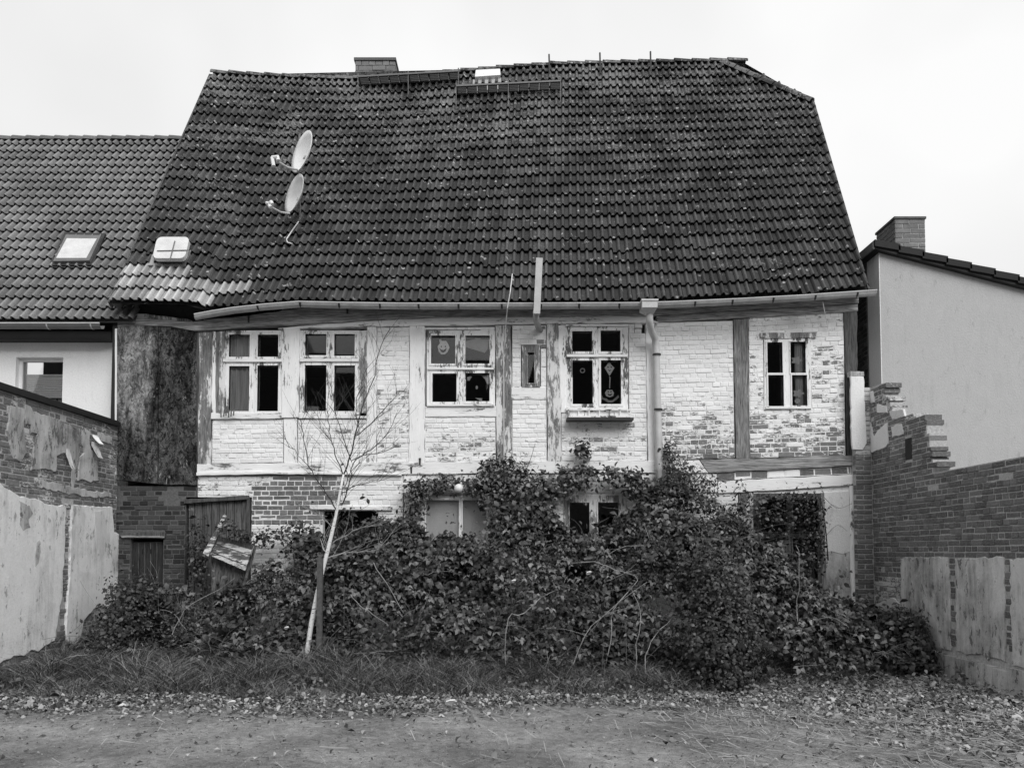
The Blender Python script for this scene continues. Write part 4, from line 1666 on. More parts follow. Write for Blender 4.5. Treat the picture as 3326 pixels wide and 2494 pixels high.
def nslab(pts, w0, w1, name, mat, parent):
    A = [nplane(*p, w1) for p in pts]
    n = (nroof(0, 0, w0) - nroof(0, 0, w1))
    B_ = [a + n for a in A]
    k = len(pts)
    return obj(name, A + B_, [tuple(range(k))] + [(i, (i + 1) % k, k + (i + 1) % k, k + i) for i in range(k)], mat, parent)


rs = thing('roof_window', 'dark framed rectangular roof window on the grey neighbouring roof', 'roof window', nplane(250, 810)[:])
nslab([(158, 862), (302, 860), (342, 758), (210, 754)], 0., .10, 'flashing', 'iron', rs)
nslab([(172, 848), (290, 846), (328, 764), (214, 762)], .1, .15, 'frame', 'steel', rs)
nslab([(182, 838), (280, 838), (314, 775), (217, 774)], .14, .158, 'pane', 'grey_dish', rs)
# gutter and dark corner pipe
V, Fc = [], []
gz = atY(200, 1054, ye - .1).z
for x in (-11, xw1 + .03):
    for k in range(9):
        a = math.pi + math.pi * k / 8
        V.append((x, ye - .1 + .075 * math.cos(a), gz + .075 * math.sin(a)))
for k in range(8):
    Fc.append((k, k + 1, 9 + k + 1, 9 + k))
ngt = obj('gutter', V, Fc, 'steel', nb, True)
obj('gutter_bead', *tube([(-11, ye - .178, gz), (xw1 + .03, ye - .178, gz)], .012, 6), 'zinc_light', ngt)
for x in (160, 302):
    xx = atY(x, 1054, ye - .1).x
    V, Fc = [], []
    for dx in (-.012, .012):
        for k in range(9):
            a = math.pi + math.pi * k / 8
            V.append((xx + dx, ye - .1 + .081 * math.cos(a), gz + .081 * math.sin(a)))
    for k in range(8):
        Fc.append((k, k + 1, 10 + k, 9 + k))
    obj('bracket', V, Fc, 'zinc_light', ngt)
xp = atY(377, 1200, NY - .25).x
pz = Bag()
pz.box(xp - .045, xp + .04, NY - .3, NY - .21, atY(378, 1395, NY - .25).z, atY(378, 1020, NY - .25).z)
pz.build('corner_trim', 'black_board', nb)

# ================================================================== left boundary wall
lw_ = thing('boundary_wall', 'crumbling brick boundary wall with hanging plaster and dark coping on the left', 'wall', (XL, 10.7, 0))
YN = 9.0
ztop = atX(200, 1325, XL).z - .02
core = Bag()
core.box(XL - .3, XL - .009, YN, FY - .02, -.05, ztop)
lcore = core.build('masonry', 'mortar', lw_)
lb = Bricks()
lslot = lambda y, z: True


def lkeep(u, v):
    x, y = proj((XL, u, v))
    if y < 1650:
        return True
    return (200 < x < 232 and y < 2110) or (x > 255 and y > 1985 and x < 372 and y < 2140) or (x > 345 and y < 1760) or x < 62 and y < 1720 or v < .5


lay(lb, [(YN, ztop), (FY - .02, ztop), (FY - .02, 0), (YN, 0)], lmap, lcore, lambda u, v: .78 + .2 * math.sin(u * 3 + v * 2), (), keep=lkeep, missing=.01, wj=.008, joint=.016)
lb.emit(lw_, 'wall_brick', 300)
cp_ = Bag()
cp_.box(XL - .34, XL + .06, YN, FY - .08, ztop + .0, ztop + .075)
cp_.build('coping', 'black_board', lw_)
cp_ = Bag()
cp_.box(XL - .32, XL + .03, YN, FY - .085, ztop + .076, ztop + .095)
cp_.build('coping_sheet', 'iron', lw_)


def lplaster(pts, mat, w1=.022, jit=.014, name='plaster_patch', step=.06):
    return slab(name, lpoly(pts), lmap, -.02, w1, mat, lw_, .006, step, jit)


lplaster([(78, 1312), (97, 1322), (102, 1336), (160, 1352), (226, 1382), (242, 1400), (246, 1480), (228, 1506), (208, 1470), (180, 1482), (178, 1530), (152, 1526), (128, 1522), (96, 1526), (104, 1470), (116, 1410), (98, 1404), (96, 1380), (80, 1376)], 'thin_plaster')
lplaster([(232, 1400), (258, 1392), (256, 1470), (246, 1540), (236, 1600), (228, 1590), (232, 1500)], 'thin_plaster', .014, .02)
lplaster([(262, 1384), (290, 1402), (286, 1430), (292, 1460), (312, 1480), (316, 1560), (290, 1566), (262, 1556), (250, 1560), (256, 1484), (270, 1470), (262, 1430)], 'thin_plaster')
lplaster([(60, 1322), (76, 1326), (74, 1400), (84, 1470), (62, 1500), (40, 1490), (20, 1400), (30, 1320)], 'thin_plaster', .018, .016)
lplaster([(120, 1556), (160, 1566), (230, 1580), (300, 1596), (360, 1600), (360, 1616), (280, 1612), (180, 1596), (120, 1580)], 'thin_plaster', .012, .02)
lplaster([(316, 1404), (362, 1418), (362, 1445), (318, 1430)], 'thin_plaster', .015)
lplaster([(-20, 1560), (60, 1612), (118, 1622), (160, 1640), (208, 1642), (206, 1760), (198, 1880), (196, 1940), (184, 2000), (172, 2080), (140, 2098), (118, 2118), (96, 2110), (70, 2128), (40, 2130), (-20, 2160)], 'old_plaster', .028, .014)
lplaster([(230, 1640), (300, 1644), (360, 1646), (364, 1690), (366, 1728), (388, 1734), (394, 1770), (394, 1850), (376, 1900), (370, 1960), (346, 1972), (330, 1964), (298, 1978), (268, 2014), (256, 2070), (236, 2096), (220, 2090), (210, 2060), (214, 1960), (222, 1850), (226, 1740)], 'old_plaster', .028, .012)
lplaster([(56, 1626), (80, 1640), (86, 1700), (70, 1706), (60, 1680)], 'thin_plaster', .034, .012)


lplaster([(112, 1760), (122, 1752), (126, 1790), (118, 1830), (108, 1842), (106, 1800)], 'thin_plaster', .031, .008)
lplaster([(66, 1640), (88, 1640), (100, 1668), (84, 1690), (92, 1712), (70, 1724), (56, 1700)], 'thin_plaster', .031, .012)
lplaster([(300, 1660), (330, 1655), (342, 1700), (338, 1790), (322, 1820), (306, 1760)], 'lime_patch', .031, .01)


# curled flakes of paint hanging off
def flake(px, py, sx, sz, curl, mat='lime_patch'):
    p = atX(px, py, XL)
    V, Fc = [], []
    n = 7
    for i in range(n):
        t = i / (n - 1)
        for e in (-1, 1):
            wv = sx * (1 - .5 * abs(t - .4)) * random.uniform(.8, 1.1)
            V.append((p.x + .03 + curl * t * t, p.y + e * wv, p.z + sz * (.5 - t) + .02 * math.sin(3 * t)))
    V += [(x + .006, y, z) for x, y, z in V]
    for i in range(n - 1):
        Fc.append((2 * i, 2 * i + 1, 2 * i + 3, 2 * i + 2))
        Fc.append((2 * n + 2 * i, 2 * n + 2 * i + 2, 2 * n + 2 * i + 3, 2 * n + 2 * i + 1))
    for i in range(n - 1):
        for e in (0, 1):
            Fc.append((2 * i + e, 2 * i + 2 + e, 2 * n + 2 * i + 2 + e, 2 * n + 2 * i + e))
    obj('paint_flake', V, Fc, mat, lw_, True)


flake(302, 1428, .09, .14, .10, 'white_plastic')
flake(300, 1462, .1, .25, .1, 'thin_plaster')
flake(212, 1490, .06, .3, .09, 'thin_plaster')

# ================================================================== right boundary wall (ruin)
rw = thing('ruined_wall', 'ruined brick wall with stepped broken top and grey plaster panels on the right', 'wall', (XR, 10.2, 0))
PROFILE = [(12.2, 4.42), (11.85, 4.42), (11.62, 4.40), (11.60, 4.2), (11.48, 4.15), (11.45, 4.02), (11.38, 3.95), (11.36, 3.8), (11.22, 3.75), (10.75, 3.75), (10.72, 3.68), (10.5, 3.66), (10.48, 3.6), (10.42, 3.55), (10.38, 3.2), (10.32, 2.95), (10.28, 2.83), (8, 2.83)][::-1]


def rtop(y):
    return plin(PROFILE, y)


rb = Bricks()
core = Bag()
edges = [8.0, 9.2, 10.2] + [10.2 + .066 * k for k in range(1, 31)]
for a, b in zip(edges, edges[1:]):
    core.box(XR + .0085, XR + .25, a, b, -.05, min(rtop(a + .005), rtop(b - .005)) - .035)
rcore = core.build('masonry', 'mortar', rw)
RH = [atX(2852, 1462, XR), atX(2866, 1498, XR)]
holes_r = []
for (x0, y0, x1, y1) in ((2815, 1460, 2833, 1493), (2938, 1426, 2962, 1490)):
    p, q = atX(x0, y0, XR), atX(x1, y1, XR)
    holes_r.append((q.y, q.z, p.y, p.z))


def rkeep(u, v):
    if v > rtop(u) - .03:
        return False
    x, y = proj((XR, u, v))
    if y > 1812 and 2935 < x < 3084:
        return False
    if y > 1812 and 3104 < x < 3262:
        return False
    if y > 2110 or y > 1990 + (x - 2780) * .4:
        return False
    return True


def rpeel(u, v):
    x, y = proj((XR, u, v))
    if 2820 < x < 2960 and y < 1460:
        return .62
    if x < 2940 and y > 1880:
        return .5
    return .93


lay(rb, [(8.0, 4.44), (12.18, 4.44), (12.18, 0.04), (8.0, 0.04)], rmap, rcore, rpeel, holes_r, keep=rkeep, wb=-.255, wj=.006, missing=.010, joint=.0135, length=.25, course=.078)
# dark plates on the mortar, painting the shade of the two holes
for h in holes_r:
    k_ = Bag()
    k_.box(XR + .006, XR + .013, h[0], h[2], h[1], h[3])
    k_.build('hole_shade_plate', 'room', rw)
# the pier facing the yard beside the house corner
pm = lambda u, v, w_: (u, 12.05 - w_, v)
px0, px1 = atY(2778, 1500, 12.05).x, XR - .005
k_ = Bag()
k_.box(px0 + .01, px1 + .1, 12.062, 12.3, -.05, 4.38)
pcore = k_.build('pier', 'mortar', rw)
lay(rb, [(px0, 4.40), (px1, 4.40), (px1 + .0, .04), (px0, .04)], pm, pcore, lambda u, v: .93 if v < 3.3 else .4, (), bond='run', wb=-.1, joint=.017, keep=lambda u, v: proj((u, 12.05, v))[1] < 2010)
rb.emit(rw, 'wall_brick', 300)


def ppoly(pts):
    return [(lambda p: (p.x, p.z))(atY(x, y, 12.05)) for x, y in pts]


slab('plaster_patch', ppoly([(2761, 1222), (2804, 1224), (2808, 1330), (2812, 1400), (2814, 1440), (2800, 1462), (2768, 1460), (2764, 1400)]), pm, -.02, .02, 'white_render', rw, .006, .07, .008)
slab('plaster_cap', ppoly([(2762, 1206), (2806, 1208), (2806, 1222), (2762, 1222)]), pm, -.1, .012, 'thin_plaster', rw, .006, .07, .006)


def rplaster(pts, mat, w1=.02, jit=.012, name='plaster_patch', step=.06):
    return slab(name, rpoly(pts), rmap, -.02, w1, mat, rw, .006, step, jit)


rplaster([(2812, 1330), (2822, 1340), (2834, 1390), (2842, 1420), (2852, 1400), (2884, 1372), (2888, 1440), (2880, 1452), (2850, 1462), (2834, 1470), (2824, 1455), (2812, 1450)], 'white_render', .018, .01)
rplaster([(2826, 1272), (2836, 1270), (2842, 1305), (2830, 1310)], 'white_render', .014, .008)
rplaster([(2850, 1312), (2880, 1318), (2884, 1340), (2850, 1340)], 'white_render', .014, .008)
rplaster([(2928, 1812), (3000, 1810), (3084, 1812), (3088, 1960), (3090, 2112), (3040, 2100), (2990, 2090), (2932, 2076)], 'stained_plaster', .014, .02)
rplaster([(3104, 1814), (3180, 1812), (3262, 1810), (3266, 1980), (3268, 2150), (3240, 2136), (3210, 2142), (3186, 2122), (3150, 2126), (3110, 2112)], 'stained_plaster', .014, .02)
rplaster([(3282, 1814), (3420, 1820), (3420, 2200), (3290, 2160)], 'stained_plaster', .014, .02)
rplaster([(2890, 1335), (2935, 1330), (2940, 1352), (2900, 1362)], 'lime_patch', .012, .012)
rplaster([(2896, 1385), (2930, 1375), (2936, 1410), (2900, 1420)], 'lime_patch', .012, .014)
rplaster([(2848, 1960), (2900, 1940), (2925, 1960), (2925, 2010), (2880, 2020), (2850, 2000)], 'lime_patch', .010, .016)
# plinth
pl = Bag()
for k in range(16):
    a, b = 8. + .262 * k, 8. + .262 * (k + 1)
    pl.box(XR - .05 - random.uniform(0, .02), XR + .05, a, b, -.05, .30 + random.uniform(-.03, .03))
pl.build('plinth', 'thin_plaster', rw)

# ================================================================== right neighbour
rn_ = thing('rendered_house', 'plain grey rendered building with pent roof beyond the ruined wall', 'house', (7.6, 14, 0))
X0, YF = 6.28, 12.42
zpk = atY(2876, 790, YF).z
sl = (atY(3276, 898, YF).z - zpk) / (atY(3276, 898, YF).x - X0)
XE = 11.5
ztl, zte = zpk - .12, zpk - .12 + sl * (XE - X0)
V = [(X0, YF, 0), (XE, YF, 0), (XE, YF, zte), (X0, YF, ztl)]
V += [(x, YF + 8, z) for x, y, z in V]
obj('wall', V, [(0, 1, 2, 3), (1, 5, 6, 2), (5, 4, 7, 6), (4, 0, 3, 7)], 'grey_render', rn_)
obj('corner_render', *box(X0 - .012, X0 + .0, YF + .0, YF + .42, 0, ztl - .005), 'white_render', rn_)
db = Bricks()
k_ = Bag()
k_.box(X0 - .03, X0 - .013, YF + .421, YF + 5, 0, ztl - .01)
dk = k_.build('bare_side_wall', 'dark_mortar', rn_)
lay(db, [(YF + .42, ztl - .02), (YF + 2.2, ztl - .02), (YF + 2.2, 3.), (YF + .42, 3.)], lambda u, v, w_: (X0 - .04 - w_, u, v), dk, lambda u, v: 1., wb=-.01)
db.emit(rn_, 'shaded_dirty_brick', 120)
rf = Bag()
V = [(X0 - .12, YF - .1, zpk - .14), (XE + .2, YF - .1, zpk - .14 + sl * (XE + .2 - X0 + .12)), (XE + .2, YF + 8, zpk - .14 + sl * (XE + .2 - X0 + .12)), (X0 - .12, YF + 8, zpk - .14)]
V += [(x, y, z + .09) for x, y, z in V]
rf.add(V, BF)
rfo = rf.build('roof', 'black_board', rn_)
n = 10
for k in range(n):
    x0, x1 = X0 - .14 + k * .40, X0 - .14 + (k + 1) * .40 + .03
    z0, z1 = zpk - .05 + sl * (x0 - X0) + .02, zpk - .05 + sl * (x1 - X0) + .055
    V = [(x0, YF - .14, z0 - .11), (x1, YF - .14, z1 - .11), (x1, YF + .5, z1 - .11), (x0, YF + .5, z0 - .11),
         (x0, YF - .14, z0), (x1, YF - .14, z1), (x1, YF + .5, z1), (x0, YF + .5, z0)]
    obj('verge_tile', V, BF, 'black_tile', rfo)
for k in range(10):
    x0, x1 = X0 - .14 + k * .40, X0 - .14 + (k + 1) * .40 + .03
    z0, z1 = zpk - .05 + sl * (x0 - X0) + .015, zpk - .05 + sl * (x1 - X0) + .05
    V = [(x0, YF + .51, z0 - .06), (x1, YF + .51, z1 - .06), (x1, YF + 8, z1 - .06), (x0, YF + 8, z0 - .06), (x0, YF + .51, z0), (x1, YF + .51, z1), (x1, YF + 8, z1), (x0, YF + 8, z0)]
    obj('tile_row', V, BF, 'black_tile', rfo)
obj('edge_flashing', *box(X0 - .16, X0 - .125, YF - .1, YF + 8, zpk - .14, zpk - .02), 'steel', rfo)
# its chimney
YC = 14.4
a, b = atY(2906, 712, YC), atY(3008, 830, YC)
c2 = thing('chimney', 'square brick chimney on the pent roof of the grey building', 'chimney', ((a.x + b.x) / 2, YC + .3, b.z - .6))
x0, x1, z1_, z0_ = a.x, b.x, a.z, b.z - .7
k_ = Bag()
k_.box(x0 + .01, x1 - .01, YC + .01, YC + .74, z0_, z1_ - .01)
cc = k_.build('shaft', 'mortar', c2)
cbk = Bricks()
lay(cbk, [(x0, z1_), (x1, z1_), (x1, z0_), (x0, z0_)], lambda u, v, w_: (u, YC - w_, v), cc, lambda u, v: 1., course=.098, length=.31, bond='run', wb=-.05, wj=.001)
lay(cbk, [(YC + .75, z1_), (YC, z1_), (YC, z0_), (YC + .75, z0_)], lambda u, v, w_: (x0 - w_, u, v), cc, lambda u, v: 1., course=.098, length=.31, bond='run', wb=-.05, wj=.001)
cbk.emit(c2, 'chimney_brick')
k_ = Bag()
k_.box(x0 - .015, x1 + .015, YC - .015, YC + .765, z1_ + .004, z1_ + .05)
k_.build('cap', 'dark_mortar', c2)
k_ = Bag()
zr0 = zpk - .03 + sl * (x0 - X0)
k_.add([(x0 - .06, YC - .06, zr0 - .05), (x1 + .06, YC - .06, zr0 - .05 + sl * (x1 - x0)), (x1 + .06, YC + .8, zr0 - .05 + sl * (x1 - x0)), (x0 - .06, YC + .8, zr0 - .05),
        (x0 - .06, YC - .06, zr0 + .16), (x1 + .06, YC - .06, zr0 + .16 + sl * (x1 - x0)), (x1 + .06, YC + .8, zr0 + .16 + sl * (x1 - x0)), (x0 - .06, YC + .8, zr0 + .16)], BF)
k_.build('flashing', 'zinc_light', c2)

# house across the yard, behind the viewer: the panes mirror it
op = thing('opposite_house', 'pitched-roof house across the yard, seen only mirrored in the window panes', 'house', (-3, -13, 0))
obj('wall', *box(-24, 20, -18, -11, 0, 6.4), 'dark_mortar', op)


def gable_roof(x0, x1, zr, hip0, hip1, ye_=-10.6, yb=-18.4, ze_=6.3):
    ym = (ye_ + yb) / 2
    obj('roof', [(x0, ye_, ze_), (x1, ye_, ze_), (x1, yb, ze_), (x0, yb, ze_), (x0 + hip0, ym, zr), (x1 - hip1, ym, zr)],
        [(0, 1, 5, 4), (3, 2, 5, 4), (0, 4, 3), (1, 2, 5), (0, 1, 2, 3)], 'black_board', op)


gable_roof(-24.3, -8.6, 15.5, 0, 3.4)
gable_roof(-14.9, -.4, 11.5, 0, 0, -10.62, -18.38, 6.31)
gable_roof(-1.2, 20.3, 15.5, 2.2, 0)
obj('chimney', *box(-7.6, -6.9, -14.9, -14.2, 10.6, 13.6), 'chimney_brick', op)

# ================================================================== plants
def leaf_cloud(P, size, nrm, fold=.25, aspect=.62):
    """P (n,3) centres; nrm (n,3) leaf normals -> verts, tris, per-vertex random"""
    n = len(P)
    nrm = nrm / np.linalg.norm(nrm, axis=1, keepdims=True)
    r = rng.normal(size=(n, 3))
    t = np.cross(nrm, r)
    t /= np.linalg.norm(t, axis=1, keepdims=True)
    b = np.cross(nrm, t)
    L = (size * rng.uniform(.65, 1.3, n))[:, None] if np.isscalar(size) else size[:, None]
    W = L * aspect * rng.uniform(.8, 1.15, n)[:, None]
    base = P - t * L * .5
    tip = P + t * L * .5 - nrm * L * rng.uniform(.0, .25, n)[:, None]
    l_ = P - t * L * .06 + b * W * .5 + nrm * L * fold * .5
    r_ = P - t * L * .06 - b * W * .5 + nrm * L * fold * .5
    l2 = P + t * L * .28 + b * W * .33 + nrm * L * fold * .25
    r2 = P + t * L * .28 - b * W * .33 + nrm * L * fold * .25
    V = np.stack([base, l_, l2, tip, r2, r_], 1).reshape(-1, 3)
    i = np.arange(n)[:, None] * 6
    T = np.concatenate([i + [0, 1, 5], i + [1, 2, 5], i + [2, 4, 5], i + [2, 3, 4]], 0)
    rnd = np.repeat(rng.random(n), 6)
    return V, T, rnd


OUT = [(340, 1985), (430, 1950), (520, 1915), (600, 1905), (700, 1925), (790, 1880), (830, 1840), (880, 1780), (960, 1735), (1050, 1700), (1130, 1690), (1250, 1670), (1330, 1692),
       (1420, 1722), (1560, 1716), (1620, 1632), (1700, 1602), (1800, 1652), (1860, 1712), (1990, 1698), (2060, 1620), (2130, 1560), (2230, 1550), (2330, 1600), (2400, 1640), (2440, 1712),
       (2540, 1762), (2620, 1850), (2700, 1908), (2800, 1972), (2900, 1988), (2960, 1990), (3010, 2050), (3030, 2120)]
OX = np.array([atY(x, y, 11.5).x for x, y in OUT])
OZ = np.array([atY(x, y, 11.5).z for x, y in OUT])
FRX = np.array([-6.6, -5.5, -4, -2.6, -1, 1, 3, 4.2, 5.0, 6.2])
FRY = np.array([10.6, 10.3, 10.2, 10.25, 9.95, 9.7, 9.5, 9.5, 9.9, 10.1])


def mound(x, y):
    H = np.interp(x, OX, OZ)
    yf = np.interp(x, FRX, FRY)
    t = np.clip((y - yf) / (11.7 - yf), 0.0, 1)
    return H * (t ** .6) * (.97 + .0 * t) + .10 * nlump(x * 2.2, y * 2.2) + .05 * nlump(x * 6, y * 6 + 3)


def bramble(x0, x1, n, label, mat='bramble_leaf', size=.096, canes=55, nleaf=60):
    th = thing('bramble_bush', label, 'bush', ((x0 + x1) / 2, 11., .05), 'brambles along the house wall')
    n = int(n * .95)
    nleaf = nleaf * 2
    x = rng.uniform(x0 - .1, x1 + .1, n)
    yf = np.interp(x, FRX, FRY)
    y = yf + (11.95 - yf) * rng.random(n) ** .85
    top = mound(x, y)
    dep = rng.exponential(.17, n) * np.clip(top, .15, 1.5)
    z = np.maximum(top - dep, .03 + .1 * rng.random(n)) + rng.normal(0, .03, n) + np.where(rng.random(n) < .1, rng.exponential(.14, n), 0)
    # pits and clumps: the outer leaves leave dark hollows
    g_ = nlump(x * 2.6 + 5, z * 3.1 + y * 1.4)
    g2 = nlump(x * 6.3 + 1, z * 7 - y * 4.)
    pit = (g_ < -.18) | (g2 < -.36)
    keep = ~pit | ((dep > .33) & (rng.random(n) < .45)) | (rng.random(n) < .06)
    x, y, z, dep, g_, g2 = (q[keep] for q in (x, y, z, dep, g_, g2))
    n = len(x)
    nr = np.stack([rng.normal(0, .6, n), -.5 + rng.normal(0, .55, n), .7 + rng.normal(0, .5, n)], 1)
    kind_ = nlump(x * 1.1 + 9, z * 1.6 + 4)
    sz = size * np.clip(1 + .55 * kind_, .5, 1.5) * rng.lognormal(-.1, .3, n)
    V, T, r = leaf_cloud(np.stack([x, y, z], 1), np.clip(sz, .022, .125), nr)
    tone = np.repeat(np.clip(.62 + .45 * nlump(x * 1.6 + 2, z * 2.1 + y), .15, 1.), 6)
    npobj('foliage', V, T, mat, th, {'rnd': np.clip(r * tone + .02, 0, 1)}, 'stuff')
    # canes and twigs wandering through the foliage
    cb = Bag()
    pb = Bag()
    for k in range(canes * 4):
        cx = random.uniform(x0, x1)
        yf = float(np.interp(cx, FRX, FRY))
        cy = random.uniform(yf, 11.7)
        top = float(mound(np.array([cx]), np.array([cy]))[0])
        p = Vector((cx, cy, max(.05, top * random.uniform(.35, 1.02))))
        d = Vector((random.gauss(0, .8), random.gauss(-.1, .35), random.gauss(.25, .7))).normalized()
        stp = random.uniform(.05, .13)
        pts, rad = [], []
        m_ = random.randint(5, 10)
        r0 = random.uniform(.002, .0055)
        for i in range(m_):
            pts.append(p.copy())
            rad.append(r0 * (1 - .6 * i / m_))
            d = (d + Vector((random.gauss(0, .16), random.gauss(0, .12), random.gauss(-.10, .14)))).normalized()
            p = p + d * stp
            p.z = max(p.z, .04)
        tgt = pb if random.random() < .16 else cb
        tgt.add(*tube(pts, rad, 4, False))
        for q in range(random.randint(0, 3)):
            i = random.randrange(1, m_ - 1)
            e = pts[i] + Vector((random.gauss(0, .07), random.gauss(-.02, .05), random.gauss(.03, .07)))
            tgt.add(*tube([pts[i], e], [rad[i] * .7, rad[i] * .35], 3, False))
    if cb.V:
        cb.build('cane', 'cane', th, kind='stuff')
    if pb.V:
        pb.build('dead_cane', 'pale_cane', th, kind='stuff')
    # the nearest big leaves, three leaflets each
    for xx in rng.uniform(x0, x1, nleaf):
        yf = float(np.interp(xx, FRX, FRY))
        yy = yf + (11.4 - yf) * random.random() ** 1.2
        zz = float(mound(np.array([xx]), np.array([yy]))[0]) + .04
        if zz < .2:
            continue
        o = bpy.data.objects.new('leaf', random.choice(TRI))
        COL.objects.link(o)
        o.parent = th
        o.matrix_parent_inverse = Matrix.Translation(th.location).inverted()
        o.location = (xx, yy, zz)
        o.rotation_euler = (random.uniform(.2, 1.1), random.uniform(-.5, .5), random.uniform(-1.3, 1.3))
        s_ = random.uniform(.9, 1.5)
        o.scale = (s_, s_, s_)
    return th


TRI = []
for k in range(4):
    Vv, Tt = [], []
    for a in (-1.15, 0, 1.15):
        c, s = math.cos(a + random.uniform(-.15, .15)), math.sin(a + random.uniform(-.15, .15))
        L = .085 if a == 0 else .068
        prf = [(0.012, 0, 0), (.35 * L, .30 * L, .012), (.72 * L, .22 * L, .006), (L, 0, -.012), (.72 * L, -.22 * L, .006), (.35 * L, -.30 * L, .012), (.5 * L, 0, -.004)]
        b = len(Vv)
        for (f_, sd_, h_) in prf:
            Vv.append((s * f_ + c * sd_, -(c * f_ - s * sd_), h_))
        for i in range(6):
            Tt.append((b + i, b + (i + 1) % 6, b + 6))
    me = bpy.data.meshes.new('leaf')
    me.from_pydata(Vv, [], Tt)
    me.attributes.new('rnd', 'FLOAT', 'POINT').data.foreach_set('value', [.35 + .18 * k] * len(Vv))
    me.materials.append(MATS['bramble_leaf'])
    TRI.append(me)

bramble(-6.3, -4.55, 6500, 'low tangle of brambles in front of the small dark door', size=.07, canes=46, nleaf=14)
bramble(-4.55, -2.9, 8500, 'bramble thicket behind the birch sapling below the broken panel', canes=34, nleaf=40)
bramble(-2.9, -1.0, 11500, 'bramble thicket under the meshed lower window', canes=36, nleaf=70)
bramble(-1.0, 1.0, 13500, 'tall bramble mound in the middle, between the two lower windows', canes=44, nleaf=80)
bramble(1.0, 2.75, 13500, 'tall bramble mound below the downpipe with pale dead canes', canes=80, nleaf=70)
bramble(2.75, 4.5, 10500, 'bramble thicket under the right lower window', canes=40, nleaf=60)
bramble(4.5, 6.0, 8000, 'low brambles spilling along the foot of the ruined wall', canes=30, nleaf=40)


def clump(name, label, blobs, n, mat, size, group=None, stems=(), cat='shrub', down=0.):
    """blobs: (px, py, rx_px, rz_px, Y, ry_m)"""
    th = thing(name, label, cat, (0, 0, 0), group)
    tot = sum(b[2] * b[3] for b in blobs)
    Ps, Ns = [], []
    for (px, py, rx, rz, Y, ry) in blobs:
        C = atY(px, py, Y)
        if cat == 'vine':
            rx, rz, ry = rx * 1.12, rz * 1.25, ry * 1.2
        k = max(14, int(n * (.5 if cat == 'vine' else 1.) * rx * rz / tot))
        d = rng.normal(size=(k, 3))
        d /= np.linalg.norm(d, axis=1, keepdims=True)
        rad = np.where(rng.random(k) < .72, 1 - rng.exponential(.3, k), rng.normal(1.05, .22, k)).clip(.05, 1.6) * (1 + .3 * nlump(d[:, 0] * 4 + px, d[:, 2] * 4 + d[:, 1] * 3))
        sc_ = np.array([rx * Y / F, ry, rz * Y / F])
        P = np.array(C) + d * rad[:, None] * sc_
        P[:, 2] = np.maximum(P[:, 2], .04)
        P[:, 1] = np.minimum(P[:, 1], FY - .04)
        Ps.append(P)
        Ns.append(d * .6 + np.stack([rng.normal(0, .5, k), -.35 + rng.normal(0, .4, k), .5 - down + rng.normal(0, .4, k)], 1))
    P, N_ = np.concatenate(Ps), np.concatenate(Ns)
    c = P.mean(0)
    th.location = (float(c[0]), float(c[1]), max(0., float(P[:, 2].min())))
    V, T, r = leaf_cloud(P, np.clip(size * rng.lognormal(0, .3, len(P)), .02, .13), N_)
    npobj('foliage', V, T, mat, th, {'rnd': r}, 'stuff')
    sb = Bag()
    for pts, rad, Y in stems:
        sp_ = smooth([atY(x, y, Y) for x, y in pts])
        sb.add(*tube(sp_, [rad * (1 - .6 * i / (len(sp_) - 1)) for i in range(len(sp_))], 5, False))
    if sb.V:
        sb.build('stem', 'dark_stem', th)
    return th


clump('ivy_shrub', 'dense dark ivy shrub at the foot of the left boundary wall', [(440, 1935, 80, 60, 11.2, .4), (420, 2010, 75, 80, 10.9, .45), (385, 2080, 60, 60, 10.6, .4), (480, 1960, 50, 60, 11.2, .35)], 5200, 'ivy_leaf', .055,
      stems=[([(420, 2130), (440, 1980), (470, 1900)], .02, 10.9)])
clump('dark_shrub', 'tall dark shrub standing forward of the brambles, right of centre', [(2335, 1960, 85, 130, 9.6, .4), (2330, 2110, 100, 130, 9.3, .42), (2350, 2200, 70, 60, 9.2, .35), (2300, 1850, 60, 90, 9.9, .35), (2400, 2060, 60, 120, 9.5, .35)], 11500, 'ivy_leaf', .05,
      stems=[([(2350, 2262), (2340, 2100), (2330, 1900)], .025, 9.35)])
clump('climbing_vine', 'leafy vine trailing over the lintel around the globe lamp', [(1400, 1578, 70, 22, 12.0, .1), (1450, 1560, 45, 18, 12.05, .08), (1545, 1580, 50, 28, 12.0, .1), (1345, 1625, 38, 50, 12.0, .1), (1600, 1560, 50, 45, 12.0, .1)], 1900, 'bramble_leaf', .07, 'vines on the house wall',
      [([(1320, 1700), (1345, 1620), (1400, 1570), (1470, 1558), (1540, 1570)], .012, 12.02)], 'vine')
clump('climbing_vine', 'leafy vine with long shoots between the worn post and the middle of the sill beam', [(1640, 1530, 70, 40, 11.95, .12), (1690, 1580, 70, 45, 11.9, .15), (1600, 1600, 60, 50, 11.9, .12), (1585, 1510, 14, 14, 12.0, .05), (1625, 1500, 16, 12, 12.0, .05), (1660, 1500, 14, 14, 12.0, .05)], 1700, 'bramble_leaf', .075, 'vines on the house wall',
      [([(1580, 1620), (1610, 1510), (1640, 1497), (1680, 1520), (1740, 1590)], .009, 12.0), ([(1680, 1590), (1720, 1500), (1738, 1440)], .007, 12.0)], 'vine')
